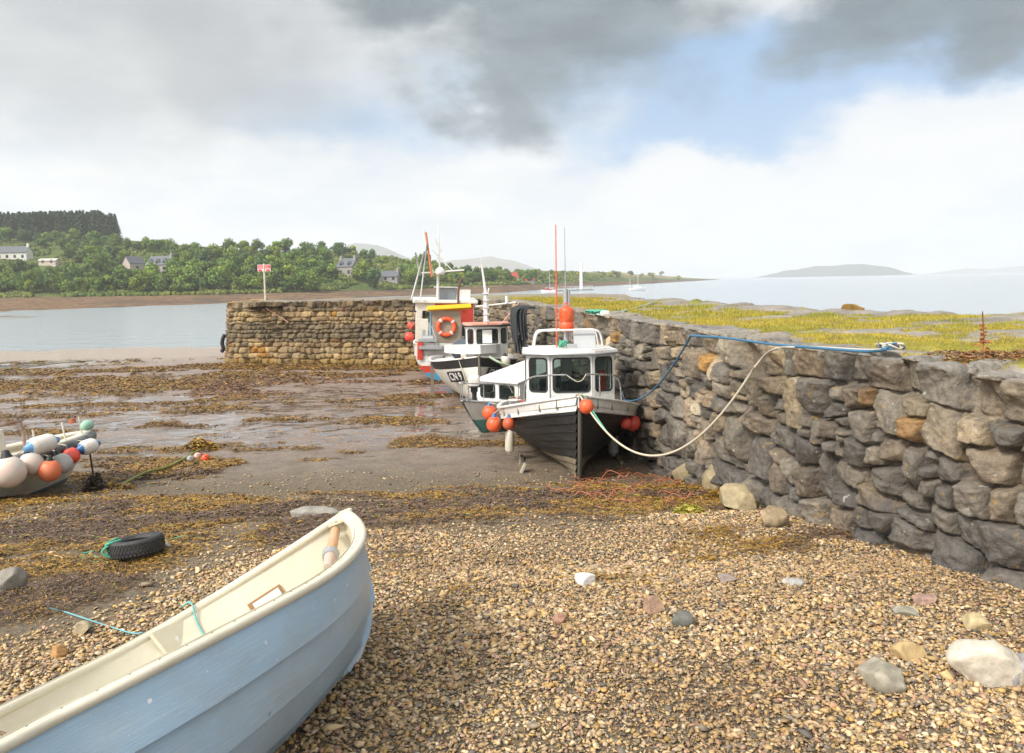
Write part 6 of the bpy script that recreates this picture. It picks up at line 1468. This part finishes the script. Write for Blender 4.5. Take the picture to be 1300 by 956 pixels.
# tyre
ty = on_ground(176, 709); root = empty('tyre', ty+V((0, 0, .04))); root.rotation_euler = (math.radians(-7), math.radians(-5), .2); root.scale = (.79, .79, .85); tag(root, 'old black car tyre lying flat on the brown seaweed with green rope through it', 'tyre')
M_tyre = mat('tyre_rubber', (.022, .022, .024), .6, .3, 5, .4, 60, dirt=(.07, .065, .055), ds=4, da=.6)
prof = [(.175, .045), (.18, .03), (.215, .008), (.27, .0), (.295, .012), (.305, .035), (.309, .10), (.305, .165), (.295, .188), (.27, .20), (.215, .192), (.18, .17), (.175, .155), (.182, .145), (.22, .165), (.26, .17), (.285, .15), (.288, .1), (.285, .05), (.26, .03), (.22, .035), (.182, .055), (.175, .045)]
MB().lathe(prof, seg=48).build('carcass', M_tyre, root)
tr = MB()
for k in range(44):
    a = 2*math.pi*k/44
    for z, of in ((.045, 0), (.078, .07), (.122, 0), (.155, .07)): tr.box(((.309)*math.cos(a+of), .309*math.sin(a+of), z), (.010, .032, .026), (0, 0, a+of))
tr.build('tread', M_tyre, root)
def gp(px, py, dz=.02): return on_ground(px, py)+V((0, 0, dz))
tc_ = ty+V((0, 0, .2))
rope('rope', [gp(103, 712), gp(118, 709), gp(130, 711), gp(140, 702), tc_+V((-.24, -.13, -.02)), tc_+V((-.14, -.04, .0)), tc_+V((-.19, -.11, -.01)), tc_+V((-.26, -.17, -.08)), gp(152, 715)], .011, P_greenrope, 'green rope looped through the tyre on its left side')
rope('rope', [gp(104, 706), gp(122, 702), gp(136, 700), tc_+V((-.27, -.05, -.05)), tc_+V((-.20, .02, .0)), tc_+V((-.26, -.10, -.03)), gp(140, 712), gp(126, 716), gp(108, 716)], .010, P_greenrope, 'second loose strand of green rope trailing left from the tyre')
rope('rope', [gp(212, 690), gp(220, 687), gp(232, 686, .04), gp(243, 685), gp(254, 684)], .010, P_greenrope, 'short green rope end lying right of the tyre')
rope('rope', [gp(62, 775), gp(85, 781), gp(110, 790), gp(140, 800), gp(168, 808), gp(182, 812, .05)], .006, mat('turquoise_line', (.16, .38, .42), .8), 'thin turquoise line across the shingle to the blue dinghy')
p1, p2, p3 = PZ(765, 399, 3.12), PZ(800, 393, 3.13), PZ(830, 384, 3.13)
rope('mooring_rope', [PZ(756, 398, 3.1), p1, p2, p3, PZ(834, 383, 3.12)], .022, mat('sage_rope', (.36, .47, .42), .85), 'pale green rope lying on the turf of the quay beyond the red canister')
tg = MB()
for t in tangle(PZ(757, 398, 3.12), (.55, .5), .09, 4, .02, 77, 50): tg.tube(t, .018, 6)
tag(tg.build('rope_knot', P_greenrope), 'bright green rope heap at the end of the pale rope on the quay', 'rope heap')
MB_ = MB().box((0, 0, .07), (.2, .15, .12), bev=.04).build('white_bag', P_white2); MB_.location = PZ(768, 402, 3.1); tag(MB_, 'small white bag beside the bright green rope heap on the quay', 'bag')
# bundle of dark rope fringe hanging down the wall
q = np.random.default_rng(5); c0_ = PZ(676, 392, 3.05); nd = V((-.97, -.22, 0)); td = V((-.12, .99, 0)); mb = MB()
for k in range(80):
    u = q.uniform(-1.5, 1.5); b0 = c0_+td*u*.42+nd*(.25+q.uniform(0, .30))
    L_ = q.uniform(.8, 1.5)*(1-.15*abs(u)); pts = [c0_+td*u*.36+V((0, 0, .05)), b0+V((0, 0, .02)), b0+td*q.normal(0, .03)-V((0, 0, L_*.5))+nd*.05, b0+td*q.normal(0, .05)-V((0, 0, L_))]
    mb.tube(spline(pts, 4), .034, 5)
tag(mb.build('rope_fringe_fender', mat('tarred_rope', (.035, .037, .042), .85, .3, 12, .5, 60)), 'bundle of dark tarred rope strands draped over the wall edge between the boats', 'rope bundle')
# poles leaning by the wall near the fringe
# dry plant on the quay
pp = PZ(1247, 455, 3.08); root = empty('dock_plant', pp); tag(root, 'tall thin reddish brown dock stem standing on the turf of the quay', 'plant')
M_stem = mat('rusty_stem', (.32, .12, .04), .8); mb = MB().tube([(0, 0, -.05), (.01, 0, .2), (-.01, 0, .45)], .005, 6); mb.build('stem', M_stem, root)
mb = MB()
for k in range(46):
    z = random.uniform(.14, .34); a = random.uniform(0, 6.28); rr = random.uniform(.008, .03); mb.ball((rr*math.cos(a), rr*math.sin(a), z), .011, (1, 1, .7), 6)
mb.build('seed_head', M_stem, root)
mb = MB()
for a, z in ((.3, .05), (2.2, .09), (4.0, .03), (5.2, .12)): mb.tube([(0, 0, z), (.06*math.cos(a), .06*math.sin(a), z+.05), (.10*math.cos(a), .10*math.sin(a), z+.02)], [.003, .012, .002], 5)
mb.build('leaf', M_stem, root)
# kelp stalks thrown up under the black boat bow
mb = MB(); q = np.random.default_rng(8)
for k in range(260):
    px, py = q.uniform(705, 880), q.uniform(600, 648)
    if abs(px-800)/95+abs(py-622)/34 > 1.15: continue
    p = on_ground(px, py); a = q.uniform(-.8, .8) if q.random() < .8 else q.uniform(0, 6.28); L_ = q.uniform(.10, .42); d = V((math.cos(a), math.sin(a), 0)); up = q.uniform(.0, .07 if q.random() < .85 else .22)
    mb.tube(spline([p+V((0, 0, .02)), p+d*L_*.35+V((0, q.normal(0, .05), up)), p+d*L_*.75+V((0, q.normal(0, .05), up*.9)), p+d*L_+V((0, q.normal(0, .05), up*q.uniform(.2, 1.6)))], 4), q.uniform(.004, .010), 5)
tag(mb.build('kelp_stalks', mat('orange_red_kelp', (.30, .11, .05), .5, .4, 3)), kind='stuff')
# weed tufts: mounded fronds
def tuft(px, py, wpx, hpx, n, cols_, label, size=.05, seed=0):
    q = np.random.default_rng(seed); p = on_ground(px, py); w_ = wpx/1000*p.y; h_ = hpx/1000*p.y
    a = q.uniform(0, 6.28, n); rr = q.random(n)**.5; x = rr*np.cos(a)*w_/2; y = rr*np.sin(a)*w_*.35; z = h_*(1-rr**2)*q.random(n)**.4
    c = np.array(cols_)[q.integers(0, len(cols_), n)]*q.uniform(.6, 1.4, (n, 1)); s = q.uniform(.6, 1.4, n)*size
    o = scatter('seaweed_clump', FT, np.stack([x, y, z], -1), np.stack([s*1.5, s, s*1.3], -1), q.uniform(0, 6.28, n), q.normal(0, .7, n), c, M_weed)
    o.location = p; return tag(o, label, 'seaweed')
Y1 = [(.33, .19, .02), (.24, .13, .02), (.14, .08, .02)]
tuft(254, 572, 44, 15, 900, Y1, 'mustard seaweed clump in the mud behind the small floats', .10, 1)
tuft(908, 636, 40, 15, 500, Y1, 'mustard weed tuft at the wall foot beside the barnacled boulders', .045, 2)
tuft(875, 652, 42, 12, 400, [(.40, .36, .05), (.30, .32, .05), (.33, .22, .03)], 'yellow green weed tuft on the wrack left of the squared brown block', .045, 3)
tuft(121, 624, 26, 24, 500, [(.07, .05, .03), (.04, .03, .02)], 'dark weed heap around the rope below the workboat bow', .08, 4)
tuft(135, 622, 70, 8, 700, Y1, 'flat mustard weed spread right of the dark weed heap', .08, 5)
for i, (px, py, w_) in enumerate([(420, 505, 40), (395, 545, 40), (555, 487, 30), (440, 530, 50), (300, 545, 46), (345, 500, 50), (510, 547, 50)]): pass
# rusty handrail down the pier steps and a dark fender at its outer corner
n_ = V((-.27, -.96, 0)); base = PZ(338, 392, 3.0)
pa, pb2 = PV(337, 391, (PF0.x-.1, PF0.y-.25), (PF1-PF0).normalized()[:2]), PV(366, 409, (PF0.x-.1, PF0.y-.25), (PF1-PF0).normalized()[:2])
root = empty('handrail', pa); tag(root, 'thin rusty handrail slanting across the pier face beside the steps', 'handrail')
MB().tube([(0, 0, 0), pb2-pa], .025, 6).build('rail', mat('rusted_rail', (.30, .16, .11), .8), root); st_ = MB()
for t in (.05, .5, .95): st_.cyl((pb2-pa)*t, (pb2-pa)*t+V((.08, .30, 0)), .02, seg=6)
st_.build('bracket', MATS.get('x') or P_dark, root)
p = PY(286, 434, 39.9); root = empty('tyre_fender', p); tag(root, 'dark rubber fender hanging at the outer corner of the pier', 'fender')
MB().tube(spline([(0, 0, .35), (-.1, 0, .2), (-.16, 0, -.05), (-.12, 0, -.35), (-.22, 0, -.5)], 5), .10, 8).build('body', P_rubber, root); MB().tube([(0.25, .1, .5), (0, 0, .3)], .02, 6).build('chain', P_dark, root)
